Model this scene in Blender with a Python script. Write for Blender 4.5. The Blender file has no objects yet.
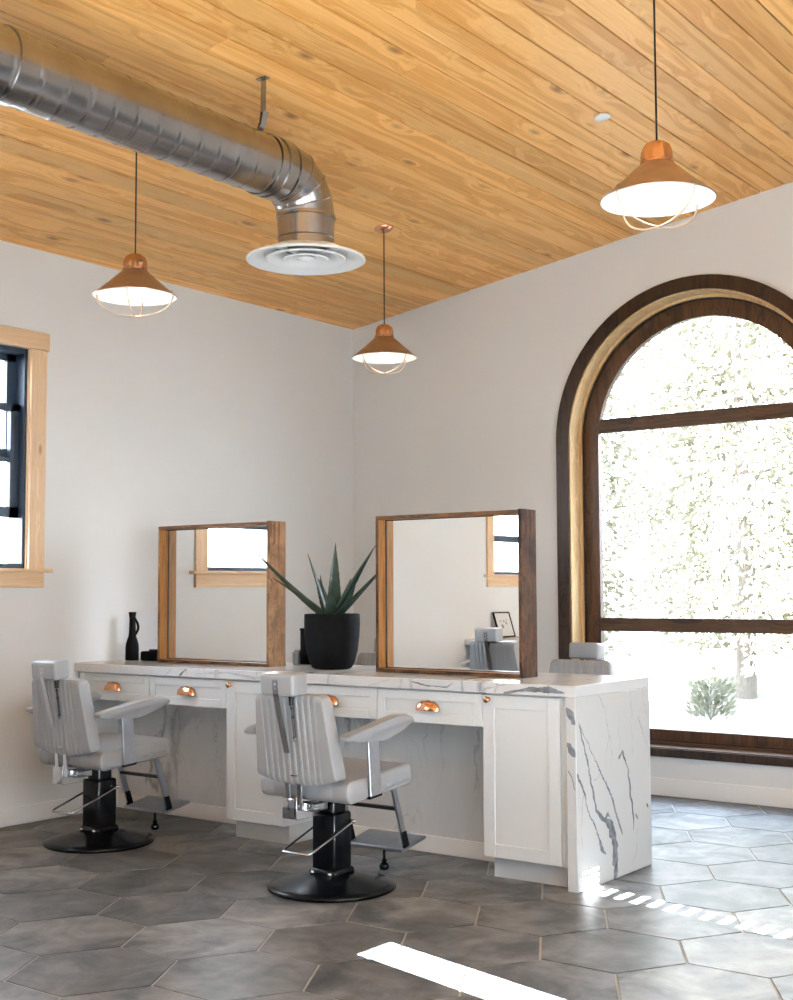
import bpy, bmesh, math, random
from mathutils import Vector, Matrix
PI = math.pi
R = random.Random(7)
sc = bpy.context.scene
col = sc.collection

# ------------------------------------------------------------------ helpers
def link(o):
    col.objects.link(o); return o

def obj(name, bm, mats, parent=None, smooth=None, loc=(0, 0, 0)):
    me = bpy.data.meshes.new(name)
    bmesh.ops.recalc_face_normals(bm, faces=bm.faces)
    bm.to_mesh(me); bm.free()
    for m in (mats if isinstance(mats, (list, tuple)) else [mats]):
        me.materials.append(m)
    if smooth is not None:
        me.polygons.foreach_set('use_smooth', [True] * len(me.polygons))
        if smooth < 179:
            me.set_sharp_from_angle(angle=math.radians(smooth))
    o = link(bpy.data.objects.new(name, me))
    o.location = loc
    if parent is not None:
        o.parent = parent
    return o

def tag(o, label=None, cat=None, group=None, kind=None):
    if label: o['label'] = label
    if cat: o['category'] = cat
    if group: o['group'] = group
    if kind: o['kind'] = kind
    return o

def thing(name, label, cat, loc=(0, 0, 0), rz=0.0, group=None):
    o = link(bpy.data.objects.new(name, None))
    o.location = loc; o.rotation_euler = (0, 0, rz); o.empty_display_size = .1
    return tag(o, label, cat, group)

def copy_tree(o, parent=None):
    c = o.copy(); col.objects.link(c)
    if parent is not None: c.parent = parent
    for ch in list(o.children): copy_tree(ch, c)
    return c

def struct(name, bm, mats, parent=None, smooth=None):
    o = obj(name, bm, mats, parent, smooth)
    if parent is None: o['kind'] = 'structure'
    return o

def box(bm, x0, x1, y0, y1, z0, z1, bev=0, seg=2, mi=0):
    m = Matrix.Translation(((x0 + x1) / 2, (y0 + y1) / 2, (z0 + z1) / 2)) @ Matrix.Diagonal((x1 - x0, y1 - y0, z1 - z0, 1))
    r = bmesh.ops.create_cube(bm, size=1, matrix=m)
    vs = r['verts']
    fs = set(f for v in vs for f in v.link_faces)
    for f in fs: f.material_index = mi
    if bev > 0:
        es = list(set(e for v in vs for e in v.link_edges))
        g = bmesh.ops.bevel(bm, geom=es, offset=bev, segments=seg, profile=.5, affect='EDGES')
        for f in g['faces']: f.material_index = mi
    return vs

def bx(*a, **k):
    bm = bmesh.new(); box(bm, *a, **k); return bm

def lathe(bm, prof, seg=48, M=None, mi=0, cap=True):
    """prof: list of (r, z)."""
    rings = []
    for r, z in prof:
        if r < 1e-6:
            rings.append([bm.verts.new((0, 0, z))])
        else:
            rings.append([bm.verts.new((r * math.cos(2 * PI * i / seg), r * math.sin(2 * PI * i / seg), z)) for i in range(seg)])
    for a, b in zip(rings, rings[1:]):
        for i in range(seg):
            j = (i + 1) % seg
            q = [a[i % len(a)], a[j % len(a)], b[j % len(b)], b[i % len(b)]]
            u = []
            for v in q:
                if v not in u: u.append(v)
            if len(u) >= 3:
                f = bm.faces.new(u); f.material_index = mi
    vs = [v for r in rings for v in r]
    if M is not None: bmesh.ops.transform(bm, matrix=M, verts=vs)
    return vs

def lat(prof, seg=48, M=None):
    bm = bmesh.new(); lathe(bm, prof, seg, M); return bm

def tube(bm, pts, r, seg=10, closed=False, mi=0, flat=None):
    """sweep a circle (or ellipse r x flat) along pts; r may be a list"""
    pts = [Vector(p) for p in pts]; n = len(pts); rings = []
    prev = None
    for i, p in enumerate(pts):
        if closed: t = pts[(i + 1) % n] - pts[i - 1]
        else: t = pts[min(i + 1, n - 1)] - pts[max(i - 1, 0)]
        t.normalize()
        if prev is None:
            up = Vector((0, 0, 1)) if abs(t.z) < .9 else Vector((1, 0, 0))
            a = t.cross(up).normalized()
        else:
            a = (prev - t * prev.dot(t)).normalized()
        prev = a; b = t.cross(a)
        rr = r[i] if isinstance(r, (list, tuple)) else r
        fl = rr if flat is None else flat
        rings.append([bm.verts.new(p + a * rr * math.cos(2 * PI * k / seg) + b * fl * math.sin(2 * PI * k / seg)) for k in range(seg)])
    m = n if closed else n - 1
    for i in range(m):
        A, B = rings[i], rings[(i + 1) % n]
        for k in range(seg):
            f = bm.faces.new((A[k], A[(k + 1) % seg], B[(k + 1) % seg], B[k])); f.material_index = mi
    if not closed:
        for g in (rings[0], rings[-1]):
            f = bm.faces.new(g); f.material_index = mi
    return rings

def tub(*a, **k):
    bm = bmesh.new(); tube(bm, *a, **k); return bm

def prism(bm, poly, axis, a0, a1, bev=0, seg=2, mi=0):
    """poly of 2D points extruded along axis (0: poly is (y,z); 1: (x,z); 2: (x,y))"""
    def P(q, a):
        if axis == 0: return (a, q[0], q[1])
        if axis == 1: return (q[0], a, q[1])
        return (q[0], q[1], a)
    A = [bm.verts.new(P(q, a0)) for q in poly]; B = [bm.verts.new(P(q, a1)) for q in poly]
    n = len(poly); fs = [bm.faces.new(A), bm.faces.new(B[::-1])]
    for i in range(n): fs.append(bm.faces.new((A[i], A[(i + 1) % n], B[(i + 1) % n], B[i])))
    for f in fs: f.material_index = mi
    if bev > 0:
        es = list(set(e for f in fs for e in f.edges))
        bmesh.ops.recalc_face_normals(bm, faces=fs)
        bmesh.ops.bevel(bm, geom=es, offset=bev, segments=seg, profile=.5, affect='EDGES')
    return A + B

def pri(*a, **k):
    bm = bmesh.new(); prism(bm, *a, **k); return bm

# ------------------------------------------------------------------ materials
def mat(name):
    m = bpy.data.materials.new(name); m.use_nodes = True
    nt = m.node_tree; nt.nodes.clear()
    out = nt.nodes.new('ShaderNodeOutputMaterial')
    b = nt.nodes.new('ShaderNodeBsdfPrincipled')
    nt.links.new(b.outputs[0], out.inputs[0])
    return m, nt, b
def N(nt, t, **k):
    n = nt.nodes.new(t)
    for a, v in k.items():
        if a.startswith('i_'): n.inputs[int(a[2:]) if a[2:].isdigit() else a[2:]].default_value = v
        else: setattr(n, a, v)
    return n
def ramp(nt, stops, interp='LINEAR'):
    r = nt.nodes.new('ShaderNodeValToRGB'); cr = r.color_ramp; cr.interpolation = interp
    while len(cr.elements) < len(stops): cr.elements.new(.5)
    for e, (p, c) in zip(cr.elements, stops):
        e.position = p; e.color = (*c, 1) if len(c) == 3 else c
    return r
def mixc(nt, fac, a, b, mode='MIX'):
    m = nt.nodes.new('ShaderNodeMix'); m.data_type = 'RGBA'; m.blend_type = mode
    for s, v in ((m.inputs[0], fac), (m.inputs[6], a), (m.inputs[7], b)):
        if hasattr(v, 'links') or hasattr(v, 'is_linked'): nt.links.new(v, s)
        elif isinstance(v, (int, float)): s.default_value = v
        else: s.default_value = (*v, 1) if len(v) == 3 else v
    return m.outputs[2]
def bump(nt, b, h, s=.2, d=.01):
    n = nt.nodes.new('ShaderNodeBump'); n.inputs['Strength'].default_value = s; n.inputs['Distance'].default_value = d
    nt.links.new(h, n.inputs['Height']); nt.links.new(n.outputs[0], b.inputs['Normal'])
def coord(nt, scale=(1, 1, 1), kind='Object'):
    t = nt.nodes.new('ShaderNodeTexCoord'); mp = nt.nodes.new('ShaderNodeMapping')
    mp.inputs['Scale'].default_value = scale
    nt.links.new(t.outputs[kind], mp.inputs[0]); return mp
def noise(nt, vec, scale, detail=4, rough=.5, dist=0):
    n = nt.nodes.new('ShaderNodeTexNoise'); n.inputs['Scale'].default_value = scale; n.inputs['Detail'].default_value = detail
    n.inputs['Roughness'].default_value = rough; n.inputs['Distortion'].default_value = dist
    if vec is not None: nt.links.new(vec, n.inputs['Vector'])
    return n

def simple(name, c, rough=.5, metal=0, var=.08, scale=12, spec=.5, bmp=0, coat=0):
    m, nt, b = mat(name)
    mp = coord(nt)
    n = noise(nt, mp.outputs[0], scale)
    d = tuple(max(0, x * (1 - var)) for x in c); l = tuple(min(1, x * (1 + var)) for x in c)
    r = ramp(nt, [(.3, d), (.7, l)])
    nt.links.new(n.outputs[0], r.inputs[0]); nt.links.new(r.outputs[0], b.inputs['Base Color'])
    b.inputs['Roughness'].default_value = rough; b.inputs['Metallic'].default_value = metal
    b.inputs['Specular IOR Level'].default_value = spec
    b.inputs['Coat Weight'].default_value = coat
    if bmp:
        n2 = noise(nt, mp.outputs[0], scale * 20, 3); bump(nt, b, n2.outputs[0], bmp, .002)
    return m

def wood(name, light, dark, axis=1, gs=1.0, rough=.5, knots=.5, islands=.25, bmp=.15, contrast=1.0, wear=0, spec=.4, along=.7, freq=42, warp=1.1):
    """grain running along axis (object space)"""
    m, nt, b = mat(name)
    st = [9, 9, 9]; st[axis] = along
    geo = nt.nodes.new('ShaderNodeNewGeometry')
    tc = nt.nodes.new('ShaderNodeTexCoord')
    mul = N(nt, 'ShaderNodeVectorMath', operation='MULTIPLY'); mul.inputs[1].default_value = (37, 91, 53)
    cmb = nt.nodes.new('ShaderNodeCombineXYZ')
    for i in range(3): nt.links.new(geo.outputs['Random Per Island'], cmb.inputs[i])
    nt.links.new(cmb.outputs[0], mul.inputs[0])
    add = N(nt, 'ShaderNodeVectorMath', operation='ADD')
    nt.links.new(tc.outputs['Object'], add.inputs[0]); nt.links.new(mul.outputs[0], add.inputs[1])
    mp = nt.nodes.new('ShaderNodeMapping'); mp.inputs['Scale'].default_value = [s * gs for s in st]
    nt.links.new(add.outputs[0], mp.inputs[0])
    # knots
    mk = nt.nodes.new('ShaderNodeMapping'); ks = [5.5, 5.5, 5.5]; ks[axis] = 2.2
    mk.inputs['Scale'].default_value = [k * gs for k in ks]; nt.links.new(add.outputs[0], mk.inputs[0])
    vo = N(nt, 'ShaderNodeTexVoronoi'); vo.inputs['Scale'].default_value = 1.0
    nt.links.new(mk.outputs[0], vo.inputs['Vector'])
    kn = ramp(nt, [(0.03, (1, 1, 1)), (.16, (0, 0, 0))]); nt.links.new(vo.outputs['Distance'], kn.inputs[0])
    kw = ramp(nt, [(0.0, (1, 1, 1)), (.5, (0, 0, 0))]); nt.links.new(vo.outputs['Distance'], kw.inputs[0])
    # warp around knots
    wv = N(nt, 'ShaderNodeVectorMath', operation='SCALE'); wv.inputs['Scale'].default_value = warp
    nt.links.new(kw.outputs[0], wv.inputs[0])
    a2 = N(nt, 'ShaderNodeVectorMath', operation='ADD'); nt.links.new(mp.outputs[0], a2.inputs[0]); nt.links.new(wv.outputs[0], a2.inputs[1])
    n1 = noise(nt, a2.outputs[0], 1.6, 5, .55, .9)
    n2 = noise(nt, a2.outputs[0], 9, 3, .6, .4)
    sm = N(nt, 'ShaderNodeMath', operation='MULTIPLY_ADD'); sm.inputs[1].default_value = .35
    nt.links.new(n2.outputs[0], sm.inputs[0]); nt.links.new(n1.outputs[0], sm.inputs[2])
    # ring bands
    sn = N(nt, 'ShaderNodeMath', operation='SINE'); mm = N(nt, 'ShaderNodeMath', operation='MULTIPLY'); mm.inputs[1].default_value = freq
    nt.links.new(n1.outputs[0], mm.inputs[0]); nt.links.new(mm.outputs[0], sn.inputs[0])
    s2 = N(nt, 'ShaderNodeMath', operation='MULTIPLY_ADD'); s2.inputs[1].default_value = .09 * contrast
    nt.links.new(sn.outputs[0], s2.inputs[0]); nt.links.new(sm.outputs[0], s2.inputs[2])
    r = ramp(nt, [(.5 - .0, dark), (.5 + .32 / contrast, light)]); nt.links.new(s2.outputs[0], r.inputs[0])
    c = r.outputs[0]
    # per-board brightness
    rr = ramp(nt, [(0, (1 - islands,) * 3), (1, (1 + islands * .35,) * 3)]); nt.links.new(geo.outputs['Random Per Island'], rr.inputs[0])
    c = mixc(nt, 1.0, c, rr.outputs[0], 'MULTIPLY')
    kd = (dark[0] * .36, dark[1] * .25, dark[2] * .22)
    if knots > 0:
        ml = N(nt, 'ShaderNodeMath', operation='MULTIPLY'); ml.inputs[1].default_value = knots
        sep = ramp(nt, [(.45, (0, 0, 0)), (.5, (1, 1, 1))]); nt.links.new(vo.outputs['Color'], sep.inputs[0])
        m0 = N(nt, 'ShaderNodeMath', operation='MULTIPLY'); nt.links.new(kn.outputs[0], m0.inputs[0]); nt.links.new(sep.outputs[0], m0.inputs[1])
        nt.links.new(m0.outputs[0], ml.inputs[0])
        c = mixc(nt, ml.outputs[0], c, kd)
    if wear > 0:
        nw = noise(nt, tc.outputs['Object'], 9, 6, .65); rw = ramp(nt, [(.42, (0, 0, 0)), (.68, (wear,) * 3)])
        nt.links.new(nw.outputs[0], rw.inputs[0]); c = mixc(nt, rw.outputs[0], c, tuple(x * .25 for x in dark))
    nt.links.new(c, b.inputs['Base Color'])
    b.inputs['Roughness'].default_value = rough; b.inputs['Specular IOR Level'].default_value = spec
    if bmp: bump(nt, b, s2.outputs[0], bmp, .004)
    return m

def marble(name):
    m, nt, b = mat(name)
    tc = nt.nodes.new('ShaderNodeTexCoord')
    mp = nt.nodes.new('ShaderNodeMapping'); mp.inputs['Rotation'].default_value = (0, 0, math.radians(38)); mp.inputs['Scale'].default_value = (1.1, .42, .5)
    nt.links.new(tc.outputs['Object'], mp.inputs[0])
    w = noise(nt, mp.outputs[0], 2.2, 6, .6)
    sc_ = N(nt, 'ShaderNodeVectorMath', operation='SCALE'); sc_.inputs['Scale'].default_value = .55
    nt.links.new(w.outputs['Color'], sc_.inputs[0])
    ad = N(nt, 'ShaderNodeVectorMath', operation='ADD'); nt.links.new(mp.outputs[0], ad.inputs[0]); nt.links.new(sc_.outputs[0], ad.inputs[1])
    c = None; base = (.80, .80, .79)
    fac = None
    for s, wid, amt in ((1.5, .020, .80), (3.1, .012, .45)):
        n = noise(nt, ad.outputs[0], s, 2, .5)
        sub = N(nt, 'ShaderNodeMath', operation='SUBTRACT'); sub.inputs[1].default_value = .5; nt.links.new(n.outputs[0], sub.inputs[0])
        ab = N(nt, 'ShaderNodeMath', operation='ABSOLUTE'); nt.links.new(sub.outputs[0], ab.inputs[0])
        r = ramp(nt, [(0, (amt,) * 3), (wid, (0, 0, 0))]); nt.links.new(ab.outputs[0], r.inputs[0])
        fac = r.outputs[0] if fac is None else mixc(nt, 1, fac, r.outputs[0], 'LIGHTEN')
    gate = noise(nt, tc.outputs['Object'], 1.7, 2); gr = ramp(nt, [(.42, (.12,) * 3), (.62, (1, 1, 1))]); nt.links.new(gate.outputs[0], gr.inputs[0])
    fac = mixc(nt, 1, fac, gr.outputs[0], 'MULTIPLY')
    cl = noise(nt, ad.outputs[0], 1.2, 4); cr = ramp(nt, [(.4, (.55, .57, .58)), (.6, (.65, .655, .655))]); nt.links.new(cl.outputs[0], cr.inputs[0])
    c = mixc(nt, fac, cr.outputs[0], (.17, .18, .22))
    nt.links.new(c, b.inputs['Base Color']); b.inputs['Roughness'].default_value = .16
    return m

def tile_mat():
    m, nt, b = mat('concrete_hex_tile')
    geo = nt.nodes.new('ShaderNodeNewGeometry'); tc = nt.nodes.new('ShaderNodeTexCoord')
    cmb = nt.nodes.new('ShaderNodeCombineXYZ')
    for i in range(3): nt.links.new(geo.outputs['Random Per Island'], cmb.inputs[i])
    mul = N(nt, 'ShaderNodeVectorMath', operation='SCALE'); mul.inputs['Scale'].default_value = 61; nt.links.new(cmb.outputs[0], mul.inputs[0])
    ad = N(nt, 'ShaderNodeVectorMath', operation='ADD'); nt.links.new(tc.outputs['Object'], ad.inputs[0]); nt.links.new(mul.outputs[0], ad.inputs[1])
    n1 = noise(nt, ad.outputs[0], 3.2, 7, .62, .6); n2 = noise(nt, ad.outputs[0], 11, 5, .6); n3 = noise(nt, ad.outputs[0], 60, 2)
    r = ramp(nt, [(.36, (.055, .058, .061)), (.49, (.134, .139, .144)), (.64, (.225, .231, .237))]); nt.links.new(n1.outputs[0], r.inputs[0])
    r2 = ramp(nt, [(.3, (.72,) * 3), (.62, (1.05,) * 3)]); nt.links.new(n2.outputs[0], r2.inputs[0])
    c = mixc(nt, 1, r.outputs[0], r2.outputs[0], 'MULTIPLY')
    ri = ramp(nt, [(0, (.75,) * 3), (1, (1.35, 1.34, 1.32))]); nt.links.new(geo.outputs['Random Per Island'], ri.inputs[0])
    c = mixc(nt, 1, c, ri.outputs[0], 'MULTIPLY')
    nt.links.new(c, b.inputs['Base Color'])
    b.inputs['Roughness'].default_value = .42
    b.inputs['Specular IOR Level'].default_value = .30
    bump(nt, b, n3.outputs[0], .06, .002)
    return m

def glass_mat(name='window_glass', tint=(1, 1, 1)):
    m = bpy.data.materials.new(name); m.use_nodes = True; nt = m.node_tree; nt.nodes.clear()
    out = nt.nodes.new('ShaderNodeOutputMaterial'); mx = nt.nodes.new('ShaderNodeMixShader')
    t = nt.nodes.new('ShaderNodeBsdfTransparent'); t.inputs[0].default_value = (*tint, 1)
    g = nt.nodes.new('ShaderNodeBsdfGlossy'); g.inputs['Roughness'].default_value = .02
    fr = nt.nodes.new('ShaderNodeFresnel'); ge = nt.nodes.new('ShaderNodeNewGeometry')
    mr = N(nt, 'ShaderNodeMapRange'); mr.inputs[3].default_value = 1.3; mr.inputs[4].default_value = 1 / 1.3
    nt.links.new(ge.outputs['Backfacing'], mr.inputs[0]); nt.links.new(mr.outputs[0], fr.inputs[0])
    nt.links.new(fr.outputs[0], mx.inputs[0]); nt.links.new(t.outputs[0], mx.inputs[1]); nt.links.new(g.outputs[0], mx.inputs[2])
    nt.links.new(mx.outputs[0], out.inputs[0]); return m

def emit(name, c, s):
    m = bpy.data.materials.new(name); m.use_nodes = True; nt = m.node_tree; nt.nodes.clear()
    out = nt.nodes.new('ShaderNodeOutputMaterial'); e = nt.nodes.new('ShaderNodeEmission')
    e.inputs[0].default_value = (*c, 1); e.inputs[1].default_value = s
    nt.links.new(e.outputs[0], out.inputs[0]); return m

def leaf_mat(name, c, c2):
    m, nt, b = mat(name)
    geo = nt.nodes.new('ShaderNodeNewGeometry')
    r = ramp(nt, [(0, c), (1, c2)]); nt.links.new(geo.outputs['Random Per Island'], r.inputs[0])
    nt.links.new(r.outputs[0], b.inputs['Base Color']); b.inputs['Roughness'].default_value = .6
    out = [n for n in nt.nodes if n.type == 'OUTPUT_MATERIAL'][0]
    tr = nt.nodes.new('ShaderNodeBsdfTranslucent'); nt.links.new(r.outputs[0], tr.inputs[0])
    mx = nt.nodes.new('ShaderNodeMixShader'); mx.inputs[0].default_value = .45
    nt.links.new(b.outputs[0], mx.inputs[1]); nt.links.new(tr.outputs[0], mx.inputs[2]); nt.links.new(mx.outputs[0], out.inputs[0])
    return m

WALL = simple('wall_paint', (.70, .70, .682), .75, var=.015, scale=2, spec=.25, bmp=.05)
BASEB = simple('trim_paint', (.79, .775, .75), .45, var=.01, scale=3)
CAB = simple('cabinet_paint', (.64, .66, .662), .38, var=.012, scale=4)
TOE = simple('toe_kick_shade_grey', (.50, .51, .51), .5, var=.02, scale=4)  # cabinet white greyed: the shade of the recess is put into the colour
DARKGAP = simple('dark_backing', (.02, .010, .004), .9)
CEIL = wood('pine_ceiling_planks', (1.0, .585, .205), (.74, .335, .072), axis=1, gs=1.0, rough=.40, knots=.85, islands=.20, bmp=.04, contrast=.7, along=.32, freq=26, warp=.5)
PINE = wood('pine_trim', (.78, .58, .385), (.66, .43, .245), axis=2, gs=1.6, rough=.5, knots=.8, islands=.05, bmp=.04, along=.4, freq=20, warp=.4)
PINEH = wood('pine_trim_horizontal', (.78, .57, .37), (.64, .41, .225), axis=1, gs=1.6, rough=.5, knots=.8, islands=.05, bmp=.04, along=.4, freq=20, warp=.4)
WALN = wood('dark_stained_trim', (.052, .026, .013), (.013, .0065, .004), axis=2, gs=1.2, rough=.38, knots=.2, islands=.2, bmp=.05)
WALNH = wood('dark_stained_rail', (.11, .055, .026), (.036, .018, .009), axis=0, gs=1.2, rough=.4, knots=.2, islands=.1, bmp=.05)
SASHW = wood('brown_stained_sash', (.11, .050, .022), (.038, .018, .009), axis=2, gs=1.2, rough=.38, knots=.2, islands=.15, bmp=.05)
REVEAL = wood('honey_sunlit_reveal', (.74, .53, .29), (.58, .37, .17), axis=2, gs=1.3, rough=.35, knots=.2, islands=.1, bmp=.04)  # honey wood lightened: sun on the reveal is put into the colour
RECL = wood('reclaimed_board_brown', (.36, .185, .08), (.16, .07, .028), axis=2, gs=1.8, rough=.7, knots=.6, islands=.3, bmp=.6, contrast=1.3, wear=.55, spec=.2)
RECD = wood('reclaimed_board_dark', (.15, .068, .030), (.045, .020, .011), axis=2, gs=1.8, rough=.65, knots=.6, islands=.3, bmp=.6, contrast=1.3, wear=.7, spec=.25)
RECIN = wood('board_cut_face_amber', (.50, .235, .065), (.36, .15, .038), axis=2, gs=1.6, rough=.5, knots=.3, islands=.1, bmp=.1)
MARB = marble('veined_quartz')
MARBQ = simple('quiet_quartz', (.55, .56, .555), .16, var=.03, scale=3)
VEIN = simple('quartz_vein', (.205, .215, .235), .2, var=.35, scale=30)
VEINL = simple('quartz_vein_pale', (.46, .47, .49), .2, var=.2, scale=30)
TILE = tile_mat()
GROUT = simple('floor_grout', (.40, .385, .36), .85, var=.1, scale=20)
LEATHER = simple('grey_vinyl', (.325, .332, .338), .36, var=.03, scale=6, bmp=.12)
BLACK = simple('black_enamel', (.004, .0045, .006), .22, var=.2, scale=8, spec=.25)
RUBBER = simple('black_rubber', (.003, .003, .0035), .55, spec=.12)
CHROME = simple('polished_chrome', (.62, .63, .65), .13, metal=1, var=.04, scale=5)
STEEL = simple('brushed_steel', (.50, .52, .56), .3, metal=1, var=.08, scale=25)
DARKST = simple('dark_slot_metal', (.03, .03, .033), .4, metal=.6)
CAPC = simple('cap_copper', (.58, .33, .19), .24, metal=1, var=.06, scale=20)
COPPER = simple('copper', (.78, .40, .22), .16, metal=1, var=.06, scale=20)
BRCOP = simple('brushed_copper', (.43, .315, .25), .34, metal=.9, var=.12, scale=15)
LAMPW = simple('white_lamp_enamel', (.88, .88, .87), .4, var=.01)
WIRE = simple('pale_copper_wire', (.56, .43, .33), .3, metal=.8)
CORD = simple('black_cord', (.012, .010, .009), .7)
GALV = simple('galvanised_duct', (.35, .34, .335), .24, metal=1, var=.12, scale=7)
WHITEM = simple('white_painted_metal', (.80, .80, .78), .4, var=.02)
HAZED = simple('dark_hazed_vinyl', (.030, .050, .078), .35, var=.1)  # black frame tinted blue: flare haze is put into the colour
GLASS = glass_mat()
POT = simple('matte_charcoal_pot', (.005, .0048, .0052), .8, var=.4, scale=25, spec=.12, bmp=.25)
SOIL = simple('pale_pebbles', (.42, .38, .33), .9, var=.6, scale=90)
def mirror_mat():
    m, nt, b = mat('mirror_silver'); b.inputs['Base Color'].default_value = (.90, .91, .90, 1); b.inputs['Metallic'].default_value = 1; b.inputs['Roughness'].default_value = .01
    return m
MIRR = mirror_mat()

# ------------------------------------------------------------------ room shell
EAVE, SLOPE = 3.406, .1393
XE, YS = 9.6, -11.2           # east and south wall inner faces
def zc(x): return EAVE + SLOPE * x
ang = math.atan(SLOPE)

# floor: hexagonal tiles, side .305, over a grout bed
bm = bmesh.new()
s = .305; inset = .004
cx0, cy0 = 3.5325, -3.164
for i in range(-10, 15):
    for j in range(-18, 9):
        x = cx0 + i * 1.5 * s; y = cy0 + (j + (.5 if i % 2 else 0)) * math.sqrt(3) * s
        if not (-.3 < x < XE + .3 and YS - .3 < y < .3): continue
        k = s - inset / .866
        top = [bm.verts.new((x + (k - .002) * math.cos(PI / 3 * t), y + (k - .002) * math.sin(PI / 3 * t), 0)) for t in range(6)]
        mid = [bm.verts.new((x + k * math.cos(PI / 3 * t), y + k * math.sin(PI / 3 * t), -.002)) for t in range(6)]
        bot = [bm.verts.new((x + k * math.cos(PI / 3 * t), y + k * math.sin(PI / 3 * t), -.006)) for t in range(6)]
        bm.faces.new(top)
        for a, b in ((top, mid), (mid, bot)):
            for t in range(6): bm.faces.new((a[t], b[t], b[(t + 1) % 6], a[(t + 1) % 6]))
for co, no in (((-.02, 0, 0), (-1, 0, 0)), ((XE + .02, 0, 0), (1, 0, 0)), ((0, .02, 0), (0, 1, 0)), ((0, YS - .02, 0), (0, -1, 0))):
    bmesh.ops.bisect_plane(bm, geom=bm.verts[:] + bm.edges[:] + bm.faces[:], plane_co=co, plane_no=no, clear_outer=True)
box(bm, -.24, XE + .24, YS - .24, .24, -.15, -.003, mi=1)
struct('floor', bm, [TILE, GROUT])

# ceiling: tongue and groove planks running from front to back, on a sloped deck
bm = bmesh.new()
pw = .150; L0 = 3.5 / math.cos(ang)
k = -25
while True:
    a0 = L0 + k * pw; a1 = a0 + pw - R.choice((.004, .005, .008)); k += 1
    if a1 < 0: continue
    if a0 > (XE + .2) / math.cos(ang): break
    y = .2 + R.uniform(0, 2.5)
    while y > YS - .2:
        ln = R.uniform(4.6, 7.5); ye = max(y - ln, YS - .2)
        dz = R.uniform(0, .003)
        box(bm, max(a0, -.02), a1, ye + .0007, min(y - .0007, .2), 0 + dz, .02, bev=.0028, seg=1)
        y = ye
        if ye <= YS - .2: break
box(bm, -.2, (XE + .25) / math.cos(ang), YS - .22, .22, .0205, .12, mi=1)
bmesh.ops.transform(bm, matrix=Matrix.Translation((0, 0, EAVE)) @ Matrix.Rotation(-ang, 4, 'Y'), verts=bm.verts)
struct('ceiling', bm, [CEIL, DARKGAP])

# walls with openings -------------------------------------------------------
AC, AZ = 2.865, 2.375          # arch centre
ARO, ARI = 1.027, .937         # casing outer and inner radius
AB = .30                       # bottom of the casing opening
T = .20

def arch(r, zb, n=40, cx=AC, cz=AZ):
    pts = [(cx - r, zb)] + [(cx + r * math.cos(PI - PI * t / n), cz + r * math.sin(PI - PI * t / n)) for t in range(n + 1)] + [(cx + r, zb)]
    return pts

def wall_with_hole(outer, hole, axis, a0, a1):
    """outer, hole: 2D loops in the wall plane; bridges them and gives the wall a thickness"""
    bm = bmesh.new()
    def P(q, a): return (a, q[0], q[1]) if axis == 0 else (q[0], a, q[1])
    def loop(pts, a):
        vs = [bm.verts.new(P(q, a)) for q in pts]
        es = [bm.edges.new((vs[i], vs[(i + 1) % len(vs)])) for i in range(len(vs))]
        return vs, es
    L = {}
    for a in (a0, a1):
        o, oe = loop(outer, a); es = list(oe); hs = []
        for h in hole:
            hv, he = loop(h, a); es += he; hs.append(hv)
        bmesh.ops.triangle_fill(bm, edges=es, use_beauty=True, use_dissolve=False)
        L[a] = (o, hs)
    for A, B in [(L[a0][0], L[a1][0])] + list(zip(L[a0][1], L[a1][1])):
        for i in range(len(A)):
            j = (i + 1) % len(A); bm.faces.new((A[i], A[j], B[j], B[i]))
    return bm

def rect(u0, u1, z0, z1): return [(u0, z0), (u0, z1), (u1, z1), (u1, z0)]
# north gable wall
bm = wall_with_hole([(-T, -.1), (-T, zc(-T) + .03), (XE + T, zc(XE + T) + .03), (XE + T, -.1)], [arch(ARI + .012, AB)], 1, 0, T)
struct('wall_north', bm, WALL)
# west wall with its two windows
WZ0, WZ1 = 1.483, 2.795
WIN = [(-4.22, -3.082), (-7.95, -6.71)]
bm = wall_with_hole([(YS, -.1), (YS, EAVE + .02), (0, EAVE + .02), (0, -.1)], [rect(a, b, WZ0, WZ1) for a, b in WIN], 0, -.16, 0)
struct('wall_west', bm, WALL)
# east wall: unseen wide windows added for brightness and sun strips
EH = [rect(-10.4, -7.2, .5, 2.9), rect(-6.9, -4.65, .5, 2.9), rect(-4.45, -2.7, .5, 2.9)]
bm = wall_with_hole([(YS, -.1), (YS, zc(XE) + .03), (0, zc(XE) + .03), (0, -.1)], EH, 0, XE, XE + .16)
struct('wall_east', bm, WALL)
# south wall: a row of tall shop windows
SH = []
bm = wall_with_hole([(-T, -.1), (-T, zc(-T) + .03), (XE + T, zc(XE + T) + .03), (XE + T, -.1)], SH, 1, YS - .16, YS)
struct('wall_south', bm, WALL)

# baseboards
struct('baseboard_west', bx(0, .014, YS, 0, 0, .105, bev=.004, seg=1), BASEB)
struct('baseboard_north', bx(.014, XE, -.014, 0, 0, .115, bev=.004, seg=1), BASEB)
struct('baseboard_east', bx(XE - .014, XE, YS, -.014, 0, .105, bev=.004, seg=1), BASEB)

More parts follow.
